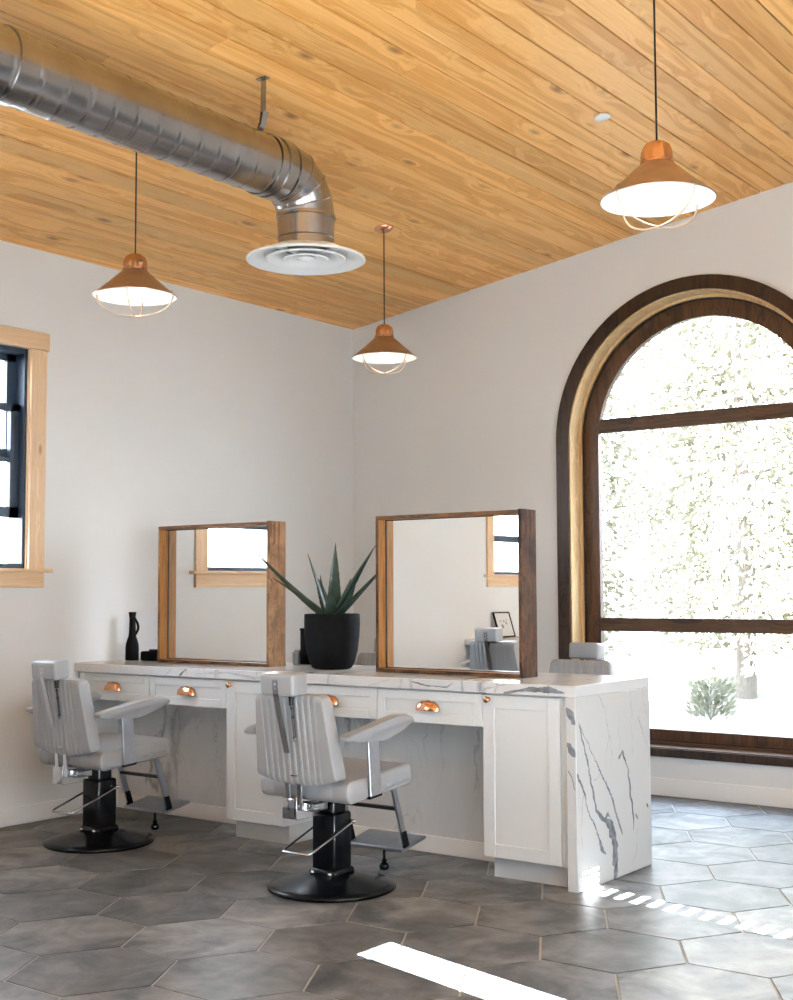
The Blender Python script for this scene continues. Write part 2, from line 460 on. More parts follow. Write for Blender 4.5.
# arch window ---------------------------------------------------------------
def arch_ring(bm, r0, r1, zb0, zb1, y0, y1, bev=0, mi=0, n=48, bottom=True, sill=False):
    """ring between outer arch (r1, bottom zb1) and inner arch (r0, bottom zb0) from y0 to y1"""
    A = arch(r1, zb1, n); B = arch(r0, zb0, n); m = len(A)
    V = {}
    for key, pts, y in (('of', A, y0), ('if', B, y0), ('ob', A, y1), ('ib', B, y1)):
        V[key] = [bm.verts.new((x, y, z)) for x, z in pts]
    rng = range(m) if bottom else range(m - 1)
    for i in rng:
        j = (i + 1) % m
        for a, b in (('of', 'if'), ('ib', 'ob'), ('if', 'ib'), ('ob', 'of')):
            f = bm.faces.new((V[a][i], V[a][j], V[b][j], V[b][i])); f.material_index = mi + (1 if sill and i == m - 1 else 0)
    if not bottom:
        for i in (0, m - 1):
            bm.faces.new((V['of'][i], V['if'][i], V['ib'][i], V['ob'][i]))
bm = bmesh.new(); arch_ring(bm, ARI - .002, ARO, .305, .252, -.022, 0)
aw = struct('window_1', bm, WALN, smooth=30)
bm = bmesh.new(); arch_ring(bm, ARI - .012, ARI + .011, AB + .012, AB + .001, -.006, .115, sill=True); obj('reveal', bm, [REVEAL, WALNH], aw, smooth=30)
bm = bmesh.new(); arch_ring(bm, .905, ARI + .011, AB + .032, AB + .001, .115, .135, sill=True); obj('frame_stop', bm, [REVEAL, WALNH], aw, smooth=30)
bm = bmesh.new(); arch_ring(bm, .888, ARI + .011, AB + .045, AB + .001, .135, .198); obj('outer_frame', bm, WALN, aw, smooth=30)
bm = bmesh.new(); arch_ring(bm, .783, .888, .412, AB + .045, .142, .188); obj('sash', bm, SASHW, aw, smooth=30)
GW = .783
obj('transom_bar', bx(AC - .775, AC + .775, .146, .186, 2.432, 2.532, bev=.006), WALNH, aw)
obj('lock_rail', bx(AC - GW - .002, AC + GW + .002, .146, .186, 1.058, 1.152, bev=.006), WALNH, aw)
for za, zb in ((.40, 1.07), (1.14, 2.45)): obj('pane', bx(AC - GW - .01, AC + GW + .01, .164, .169, za, zb), GLASS, aw)
obj('pane', pri([p for p in arch(GW + .01, 2.52) if p[1] >= 2.52], 1, .164, .169), GLASS, aw)

# west windows --------------------------------------------------------------
for wi, (ya, yb) in enumerate(WIN):
    bm = bmesh.new()
    # dark vinyl outer frame lining the opening
    for (a, b, c, d) in ((ya, ya + .028, WZ0, WZ1), (yb - .028, yb, WZ0, WZ1), (ya, yb, WZ0, WZ0 + .03), (ya, yb, WZ1 - .03, WZ1)):
        box(bm, -.15, -.012, a + .001, b - .001, c + .001, d - .001, bev=.002, seg=1)
    w = struct('window_%d' % (wi + 2), bm, HAZED)
    # pine casing
    CW = .112
    obj('side_casing', bx(0, .02, yb, yb + CW, WZ0, WZ1, bev=.002, seg=1), PINE, w)
    obj('side_casing', bx(0, .02, ya - CW, ya, WZ0, WZ1, bev=.002, seg=1), PINE, w)
    obj('head_casing', bx(0, .026, ya - CW - .014, yb + CW + .014, WZ1, WZ1 + .106, bev=.002, seg=1), PINEH, w)
    obj('window_stool', bx(-.012, .045, ya - CW - .045, yb + CW + .045, WZ0 - .022, WZ0, bev=.004), PINEH, w)
    obj('apron', bx(0, .02, ya - CW, yb + CW, WZ0 - .112, WZ0 - .022, bev=.002, seg=1), PINEH, w)
    obj('jamb_track', bx(-.012, 0, yb - .008, yb, WZ0, WZ1), PINE, w)
    # raised lower sash with a muntin grid, upper sash behind it
    def sash(x0, x1, z0, z1, st=.062, mz=(), my=()):
        bm = bmesh.new(); a, b = ya + .03, yb - .03
        box(bm, x0, x1, a, a + st, z0, z1); box(bm, x0, x1, b - st, b, z0, z1)
        box(bm, x0, x1, a, b, z0, z0 + st); box(bm, x0, x1, a, b, z1 - st * .7, z1)
        for q in mz: box(bm, x0 + .006, x1 - .006, a, b, q - .012, q + .012)
        for q in my: box(bm, x0 + .006, x1 - .006, q - .012, q + .012, z0, z1)
        return bm
    yc = (ya + yb) / 2
    sl = obj('lower_sash', sash(-.085, -.05, 1.785, 2.46, mz=(2.125,), my=(yc,)), HAZED, w)
    obj('pane', bx(-.07, -.066, ya + .05, yb - .05, 1.80, 2.45), GLASS, sl)
    su = obj('upper_sash', sash(-.13, -.095, 2.13, WZ1 - .03, mz=(2.45,), my=(yc,)), HAZED, w)
    obj('pane', bx(-.115, -.111, ya + .05, yb - .05, 2.15, WZ1 - .05), GLASS, su)

# unseen east windows added for daylight; added wall with gaps that shape the sun
for k, h in enumerate(EH):
    y0, y1, z0, z1 = h[0][0], h[2][0], h[0][1], h[1][1]
    bm = bmesh.new(); t = .08
    for a, b, c, d in ((y0 - t, y0, z0 - t, z1 + t), (y1, y1 + t, z0 - t, z1 + t), (y0, y1, z0 - t, z0), (y0, y1, z1, z1 + t)): box(bm, XE - .02, XE, a, b, c, d)
    w = struct('window_%d' % (4 + k), bm, PINE)
    obj('pane', bx(XE + .10, XE + .104, y0, y1, z0, z1), GLASS, w)
SY, SZ, XN = .24, .306, 20.0     # sun slope per metre of x; x of the added sun blocking wall
def shadow_gap(x0, x1, ya, yb):
    "hole in the added sun blocking wall that lights the floor from x0 to x1, between ya and yb (y taken at x0)"
    return rect(ya - (XN - x0) * SY, yb - (XN - x0) * SY, (XN - x1) * SZ, (XN - x0) * SZ)
g1 = shadow_gap(3.24, 4.35, -4.04, -3.83); g2 = shadow_gap(3.16, 5.2, -2.60, -2.46); g3 = shadow_gap(2.7, 7.6, -9.2, -5.45); g4 = shadow_gap(4.95, 8.3, -5.55, -4.0)
bm = wall_with_hole([(-40, -.6), (-40, 6.3), (30, 6.3), (30, -.6)], [g1, g2, g3, g4], 0, XN, XN + .02)
blocker = struct('wall_sun_blocker', bm, WALL)  # unseen wall added to block the sun; its holes shape the floor patches
bm = bmesh.new()
z = g2[0][1]
while z < g2[1][1]:
    box(bm, XN + .004, XN + .016, g2[0][0] - .01, g2[2][0] + .01, z, z + .012); z += .027
obj('sun_slats', bm, WHITEM, blocker)  # added slats that break the sun strip into dashes
for k, h in enumerate(SH):
    x0, x1, z0, z1 = h[0][0], h[2][0], h[0][1], h[1][1]
    bm = bmesh.new()
    for a, b, c, d in ((x0 - .08, x0, z0 - .08, z1 + .08), (x1, x1 + .08, z0 - .08, z1 + .08), (x0, x1, z0 - .08, z0), (x0, x1, z1, z1 + .08), ((x0 + x1) / 2 - .03, (x0 + x1) / 2 + .03, z0, z1)):
        box(bm, a, b, YS, YS + .025, c, d)
    w = struct('window_%d' % (7 + k), bm, PINE)
    obj('pane', bx(x0, x1, YS - .10, YS - .096, z0, z1), GLASS, w)

# ------------------------------------------------------------------ peninsula counter
HC = .914; YF, YB, XEND = -2.724, -1.976, 3.462; ST = .052
Vn = [([(-2.697, 0.751), (-2.621, 0.554), (-2.577, 0.436), (-2.544, 0.342), (-2.461, 0.285), (-2.4, 0.253), (-2.366, 0.145), (-2.358, 0.004)], [.004, .007, .009, .010, .016, .03, .034, .028], 1),
 ([(-2.724, 0.532), (-2.66, 0.436), (-2.627, 0.353), (-2.547, 0.252), (-2.513, 0.202), (-2.49, 0.153), (-2.455, 0.128)], [.012, .008, .006, .007, .012, .020, .008], 1),
 ([(-2.697, 0.74), (-2.537, 0.556), (-2.455, 0.455), (-2.384, 0.366), (-2.337, 0.267), (-2.288, 0.19)], [.003, .004, .008, .009, .006, .008], 1),
 ([(-2.539, 0.897), (-2.444, 0.787), (-2.411, 0.68), (-2.382, 0.573), (-2.39, 0.54)], [.004, .004, .004, .004, .003], 2),
 ([(-2.314, 0.549), (-2.274, 0.58), (-2.225, 0.498), (-2.203, 0.389), (-2.175, 0.291), (-2.171, 0.196)], [.014, .012, .006, .010, .008, .006], 1),
 ([(-2.184, 0.898), (-2.176, 0.754), (-2.171, 0.551)], [.004, .004, .003], 2), ([(-2.319, 0.766), (-2.3, 0.588)], [.003, .004], 2),
 ([(-2.11, 0.737), (-2.059, 0.648), (-1.994, 0.557), (-1.997, 0.472)], [.004, .007, .005, .003], 2), ([(-2.06, .89), (-2.03, .75), (-1.99, .70)], [.003, .003, .002], 2),
 ([(-2.461, .285), (-2.43, .31), (-2.41, .29)], [.010, .012, .005], 1), ([(-2.66, .436), (-2.68, .35), (-2.69, .27), (-2.68, .18)], [.004, .005, .003, .003], 2), ([(-2.60, .50), (-2.55, .48), (-2.50, .50)], [.003, .004, .003], 2), ([(-2.41, .68), (-2.45, .56), (-2.44, .45)], [.003, .004, .003], 2),
 ([(-2.15, .27), (-2.12, .24)], [.010, .008], 1), ([(-2.03, .30), (-2.01, .28)], [.012, .008], 1), ([(-2.113, 0.306), (-2.148, 0.098), (-2.19, 0.034)], [.003, .003, .004], 2)]
def ribbon(bm, pts, wd, fn, mi, jit=.006, seed=1):
    """an irregular vein: points refined and jittered, widths interpolated; fn maps 2D to 3D"""
    rr = random.Random(seed); P = []; W = []; jx = jy = 0.0; jw = 1.0
    for i in range(len(pts) - 1):
        n = max(2, int(math.dist(pts[i], pts[i + 1]) / .010))
        for t in range(n):
            f = t / n
            jx = .62 * jx + rr.uniform(-jit, jit) * .6; jy = .62 * jy + rr.uniform(-jit, jit) * .5; jw = .62 * jw + .38 * rr.uniform(.25, 1.9)
            P.append(((pts[i][0] * (1 - f) + pts[i + 1][0] * f) + jx, (pts[i][1] * (1 - f) + pts[i + 1][1] * f) + jy))
            W.append((wd[i] * (1 - f) + wd[i + 1] * f) * jw * 1.35)
    P.append(pts[-1]); W.append(wd[-1] * .3); W[0] *= .3
    L = []
    for i, p in enumerate(P):
        a = P[max(i - 1, 0)]; b = P[min(i + 1, len(P) - 1)]
        dx, dy = b[0] - a[0], b[1] - a[1]; l = math.hypot(dx, dy) or 1
        nx, ny = -dy / l * W[i] / 2, dx / l * W[i] / 2
        L.append((bm.verts.new(fn((p[0] + nx, p[1] + ny))), bm.verts.new(fn((p[0] - nx, p[1] - ny)))))
    for (a, b), (c, d) in zip(L, L[1:]):
        f = bm.faces.new((a, b, d, c)); f.material_index = mi

def clampv(v, lo, hi): return max(lo, min(hi, v))
top = thing('worktop', 'long white quartz worktop with grey veins under both framed mirrors', 'counter', (0, 0, 0))
bm = bmesh.new(); box(bm, .003, XEND, YF, YB, HC - ST, HC, bev=.003, seg=1)
for pts, wd, mi in (([(3.41, .880), (3.33, .893), (3.20, .888), (3.08, .866)], [.006, .018, .012, .004], 1), ([(2.95, .866), (2.99, .886), (3.10, .909)], [.008, .005, .003], 2),
                    ([(.92, .866), (.98, .909)], [.008, .006], 1), ([(.80, .866), (.86, .905)], [.004, .004], 2), ([(1.05, .885), (1.3, .898), (1.5, .878), (1.62, .88)], [.004, .006, .008, .003], 2), ([(2.55, .9), (2.63, .885), (2.76, .88), (2.8, .9)], [.004, .006, .004, .004], 1),
                    ([(2.28, .868), (2.42, .905)], [.003, .003], 2), ([(.1, .87), (.16, .909)], [.005, .004], 2)):
    ribbon(bm, pts, wd, lambda q: (q[0], YF - .0006, clampv(q[1], HC - ST + .002, HC - .002)), mi, .003, int(pts[0][0] * 99))
obj('slab', bm, [MARB, VEIN, VEINL], top)
bm = bmesh.new(); box(bm, XEND - ST, XEND, YF, YB, .001, HC - ST, bev=.003, seg=1)
for i, (pts, wd, mi) in enumerate(Vn):
    ribbon(bm, pts, wd, lambda q: (XEND + .0006, clampv(q[0], YF + .003, YB - .003), clampv(q[1], .003, HC - ST - .001)), mi, .007, i + 3)
for i, (pts, wd) in enumerate((([(3.413, .817), (3.436, .785), (3.458, .741)], [.012, .028, .014]), ([(3.417, .661), (3.437, .629), (3.458, .598)], [.010, .024, .012]), ([(3.42, .54), (3.44, .5), (3.455, .45)], [.003, .003, .003]))):
    ribbon(bm, pts, wd, lambda q: (clampv(q[0], XEND - ST + .003, XEND - .002), YF - .0006, q[1]), 1, .003, i + 70)
obj('waterfall_end', bm, [MARBQ, VEIN, VEINL], top)

YD = -2.705      # drawer and door face
def shaker(bm, x0, x1, z0, z1, y, rail=.055, th=.02, rec=.008):
    """frame-and-panel front facing -y, front face at y"""
    box(bm, x0, x0 + rail, y, y + th, z0, z1, bev=.0015, seg=1); box(bm, x1 - rail, x1, y, y + th, z0, z1, bev=.0015, seg=1)
    box(bm, x0 + rail, x1 - rail, y, y + th, z0, z0 + rail, bev=.0015, seg=1); box(bm, x0 + rail, x1 - rail, y, y + th, z1 - rail, z1, bev=.0015, seg=1)
    box(bm, x0 + rail - .004, x1 - rail + .004, y + rec, y + th - .001, z0 + rail - .004, z1 - rail + .004)
def cup_pull(parent, x, z, y):
    bm = bmesh.new(); W, H, D = .066, .046, .030; n, m = 20, 8
    # quarter dome: open underneath, ruffled lip
    rows = []
    for j in range(m + 1):
        a = PI / 2 * j / m; row = []
        for i in range(n + 1):
            t = PI * i / n
            xx = -W * math.cos(t); prof = math.sin(t) ** .6
            row.append(bm.verts.new((x + xx, y - D * prof * math.sin(a) - .001, z - .022 + (H + .004 * math.sin(t * 5) ** 2) * prof * math.cos(a))))
        rows.append(row)
    for A, B in zip(rows, rows[1:]):
        for i in range(n): 
            try: bm.faces.new((A[i], A[i + 1], B[i + 1], B[i]))
            except ValueError: pass
    bmesh.ops.remove_doubles(bm, verts=bm.verts, dist=1e-5)
    r = bmesh.ops.solidify(bm, geom=bm.faces[:], thickness=.002)
    # back plate with scalloped ends
    box(bm, x - .052, x + .052, y - .003, y, z - .014, z + .006, bev=.002, seg=1)
    lathe(bm, [(0, .007), (.004, .006), (.0065, .003), (.0065, 0)], 12, Matrix.Translation((x - .066, y - .001, z - .016)) @ Matrix.Rotation(PI / 2, 4, 'X'))
    lathe(bm, [(0, .007), (.004, .006), (.0065, .003), (.0065, 0)], 12, Matrix.Translation((x + .066, y - .001, z - .016)) @ Matrix.Rotation(PI / 2, 4, 'X'))
    obj('cup_handle', bm, COPPER, parent, smooth=50)
def drawer_unit(x0, x1, label, rad=0):
    t = thing('drawer_unit', label, 'drawer', ((x0 + x1) / 2, YD, .70), 0, 'drawers under the worktop')
    h = (x1 - x0) / 2; zb, zt = .0, .155
    obj('drawer_box', bx(-h + .006, h - .006, .021, .33, zb + .005, zt + .005), CAB, t)
    bm = bmesh.new(); shaker(bm, -h + .0015, h - .0015, zb, zt, 0, rail=.045); f = obj('drawer_front', bm, CAB, t)
    cup_pull(f, 0, .083, 0)
    return t
DL = ['white drawer with copper cup handle nearest the left wall', 'white drawer with copper cup handle, second from the left wall', 'white drawer with copper cup handle partly hidden by the backrest of the right chair', 'white drawer with copper cup handle just left of the cabinet at the waterfall end']
for (a, b), l in zip(((.030, .650), (.653, 1.273), (1.690, 2.322), (2.323, 2.953)), DL): drawer_unit(a, b, l)
def cabinet(x0, x1, label):
    t = thing('base_cabinet', label, 'cabinet', ((x0 + x1) / 2, YD, 0), 0, 'door cabinets under the worktop'); h = (x1 - x0) / 2
    obj('carcass', bx(-h + .004, h - .004, .021, .31, .10, HC - ST - .001), CAB, t)
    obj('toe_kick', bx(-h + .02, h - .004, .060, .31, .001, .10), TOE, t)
    bm = bmesh.new(); shaker(bm, -h, h, .102, .853, 0, rail=.062); d = obj('door', bm, CAB, t)
    bm = bmesh.new(); lathe(bm, [(.010, 0), (.010, .003), (.005, .006), (.005, .014), (.013, .018), (.016, .024), (.013, .030), (0, .032)], 20, Matrix.Translation((-h + .034, 0, .832)) @ Matrix.Rotation(PI / 2, 4, 'X'))
    obj('knob', bm, COPPER, d, smooth=60)
cabinet(1.274, 1.688, 'tall white door cabinet with copper knob behind the right chair')
cabinet(2.954, 3.368, 'tall white door cabinet with copper knob beside the veined waterfall end')
tag(obj('filler_panel', bx(3.370, XEND - ST - .001, YD + .012, YD + .3, .10, HC - ST - .001), CAB), 'narrow plain white filler strip between the last cabinet door and the waterfall end', 'panel')
bm = bmesh.new(); box(bm, .003, XEND - ST - .002, -2.372, -2.33, .001, HC - ST - .001)
kp = obj('knee_panel', bm, MARB); kp['kind'] = 'structure'; kp.name = 'wall_knee'
bm = bmesh.new()
for a, b in ((.016, 1.29), (1.704, 2.97)): box(bm, a + .002, b - .002, -2.386, -2.3721, .001, .088, bev=.003, seg=1)
struct('baseboard_knee', bm, BASEB)

# ------------------------------------------------------------------ framed mirrors
def framed_mirror(x0, x1, label, outer):
    t = thing('framed_mirror', label, 'mirror', ((x0 + x1) / 2, -2.34, HC), 0, 'box framed station mirrors')
    h = (x1 - x0) / 2; d = .072; H = .829; th = .019
    def board(a, b, c, e, horiz=False):
        bm = bmesh.new(); box(bm, a, b, -d, d, c, e, bev=.0016, seg=1)
        # weathered faces outside, clean cut faces inside the box
        for f in bm.faces:
            cc = f.calc_center_median(); n = f.normal
            inner = (abs(n.x) > .9 and abs(cc.x) < h - .01 and not horiz) or (abs(n.z) > .9 and horiz and .01 < cc.z < H - .01)
            f.material_index = 1 if inner else 0
        # a wavy sawn edge
        return bm
    hm = [outer[1], RECIN]; vm = [outer[0], RECIN]
    obj('frame_board', board(-h, -h + th, th, H - th), vm, t); obj('frame_board', board(h - th, h, 0, H + .004), vm, t)
    obj('frame_board', board(-h, h - th, 0, th, True), hm, t); obj('frame_board', board(-h, h - th, H - th, H, True), hm, t)
    bm = bmesh.new()
    for a, b, c, e in ((-h + th, -h + th + .005, th, H - th), (h - th - .005, h - th, th, H - th), (-h + th, h - th, th, th + .005), (-h + th, h - th, H - th - .005, H - th)): box(bm, a, b, -.008, -.0041, c, e)
    obj('rebate_shadow', bm, WALN, t)  # added dark strip in place of the shadow at the glass rebate
    obj('mirror_glass', bx(-h + th, h - th, -.004, .004, th, H - th), MIRR, t)
RECLH = wood('reclaimed_board_brown_horizontal', (.20, .10, .045), (.06, .028, .014), axis=0, gs=1.8, rough=.7, knots=.4, islands=.3, bmp=.4, contrast=1.3, wear=.6, spec=.2)
framed_mirror(.398, 1.318, 'mirror in a deep brown reclaimed wood box frame left of the potted plant', (RECL, RECLH))
framed_mirror(2.088, 2.998, 'mirror in a deep dark stained wood box frame right of the potted plant', (RECD, RECLH))

# ------------------------------------------------------------------ things on the worktop
pt = thing('potted_plant', 'spiky green aloe in a large matte charcoal pot between the two mirrors', 'plant', (1.722, -2.335, HC))
obj('pot', lat([(0, 0), (.094, 0), (.108, .006), (.127, .04), (.143, .10), (.152, .18), (.155, .25), (.154, .302), (.146, .304), (.143, .292), (.141, .28), (0, .28)], 56), POT, pt, smooth=40)
bm = bmesh.new(); lathe(bm, [(.1425, .281), (.09, .290), (0, .292)], 40)
rp = random.Random(3)
for i in range(120):
    a = rp.uniform(0, 2 * PI); r = .132 * math.sqrt(rp.random()); q = rp.uniform(.006, .012)
    bmesh.ops.create_icosphere(bm, subdivisions=1, radius=q, matrix=Matrix.Translation((r * math.cos(a), r * math.sin(a), .292 + q * .2)) @ Matrix.Diagonal((1, 1, .7, 1)))
o = obj('pebbles', bm, SOIL, pt, smooth=180)
m, nt, b = mat('aloe_leaf')
mp = coord(nt, (1, 1, 1)); n = noise(nt, mp.outputs[0], 14, 5, .6); r = ramp(nt, [(.35, (.010, .024, .017)), (.65, (.036, .068, .045))]); nt.links.new(n.outputs[0], r.inputs[0])
nt.links.new(r.outputs[0], b.inputs['Base Color']); b.inputs['Roughness'].default_value = .38
ALOE = m
def aloe_leaf(tip, ctrl, w, seed):
    """fleshy tapering leaf: crescent section, toothed edges; base at the pot centre"""
    rr = random.Random(seed); bm = bmesh.new()
    tip = Vector(tip); c = Vector(ctrl); d0 = Vector((tip.x, tip.y, 0)); 
    b0 = (d0.normalized() * .022 if d0.length > .01 else Vector((0, 0, 0))) + Vector((0, 0, .283))
    n = 22; prev = None; rings = []
    for i in range(n + 1):
        t = i / n; p = b0 * (1 - t) ** 2 + c * 2 * t * (1 - t) + tip * t * t
        tg = ((c - b0) * 2 * (1 - t) + (tip - c) * 2 * t).normalized()
        rad = Vector((tip.x - b0.x, tip.y - b0.y, 0))
        if rad.length < .03: rad = Vector((math.cos(seed), math.sin(seed), 0))
        side = tg.cross(rad.normalized() if abs(tg.dot(rad.normalized())) < .97 else Vector((0, 0, 1)))
        side = Vector((-rad.y, rad.x, 0)).normalized() if side.length < .2 else side.normalized()
        up = side.cross(tg).normalized()
        ww = 1.38 * w * (1 - t ** 1.7) * (.75 + .25 * min(1, t * 6)) + .0012; tk = ww * .33 + .001
        tooth = .0035 * (1 if i % 2 else 0) * (1 - t)
        ring = [p + side * (ww + tooth) + up * ww * .28, p + side * ww * .5 + up * (.02 * ww), p + up * (-.06 * ww), p - side * ww * .5 + up * (.02 * ww), p - side * (ww + tooth) + up * ww * .28,
                p - side * ww * .62 - up * tk * .8, p - up * tk * 1.2, p + side * ww * .62 - up * tk * .8]
        rings.append([bm.verts.new(q) for q in ring])
    for A, B in zip(rings, rings[1:]):
        for k in range(8): bm.faces.new((A[k], A[(k + 1) % 8], B[(k + 1) % 8], B[k]))
    bm.faces.new(rings[0]); bm.faces.new(rings[-1])
    obj('leaf', bm, ALOE, pt, smooth=60)
# tips relative to the pot base (x, depth, z)
for i, (tip, ctrl, w) in enumerate([((-.508, -.16, .715), (-.19, -.07, .40), .029), ((-.15, .05, .50), (-.12, .03, .50), .024), ((-.095, -.10, .64), (-.05, -.05, .45), .024), ((-.025, .06, .70), (-.01, .03, .48), .030),
        ((.295, .02, .680), (.10, .0, .43), .028), ((.335, .10, .60), (.14, .04, .40), .026), ((.25, -.10, .475), (.15, -.06, .33), .020), ((.095, -.12, .48), (.07, -.10, .33), .028), ((-.315, -.14, .50), (-.17, -.08, .42), .026),
        ((-.08, .13, .55), (-.05, .09, .42), .022), ((.04, .12, .50), (.02, .08, .40), .022), ((-.07, -.02, .52), (-.06, .0, .40), .018), ((.05, -.04, .49), (.02, -.02, .38), .016)]):
    aloe_leaf(tip, ctrl, w, i)

# upright black styling tool with a cord loop, against the wall
st = thing('hair_dryer', 'black hair dryer stood on end against the wall left of the framed mirrors', 'hair dryer', (.085, -2.335, HC))
K = [(.041, 0), (.042, .012), (.042, .075), (.040, .10), (.033, .125), (.024, .150), (.022, .17)]
obj('body', lat([(0, 0)] + K + [(0, .172)], 28), RUBBER, st, smooth=40)
obj('handle', lat([(0, .16), (.022, .16), (.021, .20), (.020, .24), (.019, .262), (.021, .275), (.024, .298), (.025, .302), (0, .302)], 20), RUBBER, st, smooth=40)
lp = [(.020 + .0 + .046 * math.sin(PI * t / 14), -.010 * math.sin(PI * t / 14), .262 - .108 * t / 14) for t in range(15)]
obj('cord_loop', tub(lp, .008, 8), RUBBER, st, smooth=60)
cl = thing('hair_clipper', 'low black hair clipper lying between the hair dryer and the left mirror', 'clipper', (.235, -2.31, HC))
bm = bmesh.new(); box(bm, -.075, .075, -.03, .03, 0, .058, bev=.012, seg=3); obj('body', bm, RUBBER, cl, smooth=60)
bm = bmesh.new(); box(bm, .0, .07, -.024, .024, .057, .072, bev=.005, seg=2); obj('cutter_head', bm, BLACK, cl, smooth=60)
bk = thing('storage_box', 'tall black box standing close behind the charcoal plant pot', 'box', (1.345, -2.06, HC))
obj('body', bx(-.06, .06, -.045, .045, 0, .20, bev=.005), BLACK, bk); obj('lid', bx(-.062, .062, -.047, .047, .196, .212, bev=.004), BLACK, bk)
gb = thing('charging_dock', 'small pale grey box between the left mirror and the tall black box', 'box', (1.256, -2.085, HC))
obj('body', bx(-.022, .022, -.03, .03, 0, .07, bev=.004), STEEL, gb); obj('cradle', bx(-.018, .018, -.02, .03, .068, .084, bev=.004), STEEL, gb)

# ------------------------------------------------------------------ barber chairs
TI = math.radians(4.66)
def tilt(bm):
    c, s_ = math.cos(TI), math.sin(TI)
    for v in bm.verts:
        y, z = v.co.y, v.co.z - .44
        v.co.y = y * c - z * s_; v.co.z = .44 + y * s_ + z * c
    return bm
def make_chair():
    t = thing('barber_chair', '', 'chair')
    # pedestal
    obj('base', lat([(0, 0), (.282, 0), (.291, .006), (.292, .014), (.286, .022), (.26, .030), (.20, .046), (.14, .062), (.11, .070), (0, .070)], 72), BLACK, t, smooth=50)
    bm = bmesh.new(); box(bm, -.066, .066, -.066, .066, .058, .345, bev=.014, seg=3)
    box(bm, -.078, .078, -.078, .078, .058, .098, bev=.018, seg=3)
    obj('column', bm, BLACK, t, smooth=40)
    obj('piston_housing', bx(-.046, .046, -.046, .046, .24, .436, bev=.010, seg=3), BLACK, t, smooth=40)
    for sx in (-1, 1):
        obj('bolt', lat([(0, .009), (.007, .008), (.010, .003), (.010, 0)], 12, Matrix.Translation((sx * .05, -.076, .078)) @ Matrix.Rotation(PI / 2, 4, 'X')), CHROME, t, smooth=60)
    # pump lever: a U of chrome rod round the column
    P = [(.082, .055, .300), (.081, -.10, .248), (.080, -.235, .204), (.074, -.252, .198), (.064, -.258, .197), (-.064, -.258, .197), (-.074, -.252, .198), (-.080, -.235, .204), (-.081, -.10, .248), (-.082, .055, .300)]
    bm = bmesh.new(); tube(bm, P, .0052, 10)
    for sx in (-1, 1): lathe(bm, [(.009, -.012), (.009, .014), (.004, .018), (0, .018)], 12, Matrix.Translation((sx * .078, .05, .300)) @ Matrix.Rotation(sx * PI / 2, 4, 'Y'))
    obj('pump_lever', bm, CHROME, t, smooth=60)
    # recline mechanism below the back of the seat
    bm = bmesh.new(); box(bm, -.088, -.016, -.245, -.19, .338, .43, bev=.006); box(bm, -.006, .0, -.25, -.10, .338, .44, bev=.002, seg=1); box(bm, 0, .060, -.20, -.10, .372, .408, bev=.006)
    for y in (-.23, -.17): lathe(bm, [(.011, 0), (.011, .008), (.006, .012), (0, .012)], 12, Matrix.Translation((.0, y, .40)) @ Matrix.Rotation(PI / 2, 4, 'Y'))
    obj('recline_mechanism', bm, CHROME, t, smooth=40)
    # seat cushion: soft box with a rolled rear edge and sewn channels on the rear face
    bm = bmesh.new(); nx, ns = 64, 40
    def sect(u):
        # closed section in (y, z) at lateral position u in [-1, 1]
        pts = []
        rr = .026; y0, y1, z0, z1 = -.205, .275, .434, .530
        for (cy, cz, a0, ry) in ((y1 - rr, z1 - rr, 0, rr), (y0 + .034, z1 - .040, PI / 2, .034), (y0 + .034, z0 + .040, PI, .034), (y1 - rr, z0 + rr, 3 * PI / 2, rr)):
            rz = .040 if cy < 0 else rr
            for k in range(7):
                a = a0 + PI / 2 * k / 6; pts.append((cy + ry * math.cos(a), cz + rz * math.sin(a)))
        return pts
    rows = []
    for i in range(nx + 1):
        u = -1 + 2 * i / nx; x = u * .257
        e = max(0, (abs(u) - .96) / .04); sh = .008 * (1 - math.sqrt(max(0, 1 - e * e)))
        ch = .006 * (1 - abs(math.sin(PI * x / .085)) ** .35)
        row = []
        for (y, z) in sect(u):
            yy, zz = y, z
            if y < -.17: yy = y + ch
            cy, cz = .035, .485
            d = math.hypot(yy - cy, zz - cz) or 1
            yy -= (yy - cy) / abs(yy - cy) * sh if abs(yy - cy) > 1e-6 else 0
            zz -= (1 if zz > cz else -1) * sh
            if z > .52: zz += .008 * math.cos(u * PI / 2) * math.cos((y - .035) / .30 * PI / 2)
            row.append(bm.verts.new((x, yy, zz)))
        rows.append(row)
    for A, B in zip(rows, rows[1:]):
        for k in range(len(A)): bm.faces.new((A[k], A[(k + 1) % len(A)], B[(k + 1) % len(A)], B[k]))
    bm.faces.new(rows[0]); bm.faces.new(rows[-1][::-1])
    seat = obj('seat', tilt(bm), LEATHER, t, smooth=40)
    # piping along the side edges
    for sx in (-1, 1):
        obj('piping', tilt(tub([(sx * .2565, y, .4445 + .078 * k) for k in (0,) for y in (-.17, -.05, .1, .25)], .004, 8)), LEATHER, seat, smooth=60)
        # small slanted script emblem on the seat side
        bm = bmesh.new(); pts = []
        for k in range(73):
            a = k / 72; w = 2 * PI * 9 * a
            hgt = .010 + .008 * (1 if int(a * 9) in (0, 3, 6) else 0)
            pts.append((sx * .2585, (.075 + .165 * a + .004 * math.sin(w + 1.2)) if sx > 0 else (.24 - .165 * a + .004 * math.sin(w)), .459 + hgt * (.5 - .5 * math.cos(w)) + .002 * a))
        tube(bm, pts, .0014, 5); obj('script_emblem', tilt(bm), CHROME, seat, smooth=60)
    # backrest: channelled pad, slightly tapering upward, curved lower edge
    bm = bmesh.new(); nu, nv = 260, 20; F, B_ = [], []
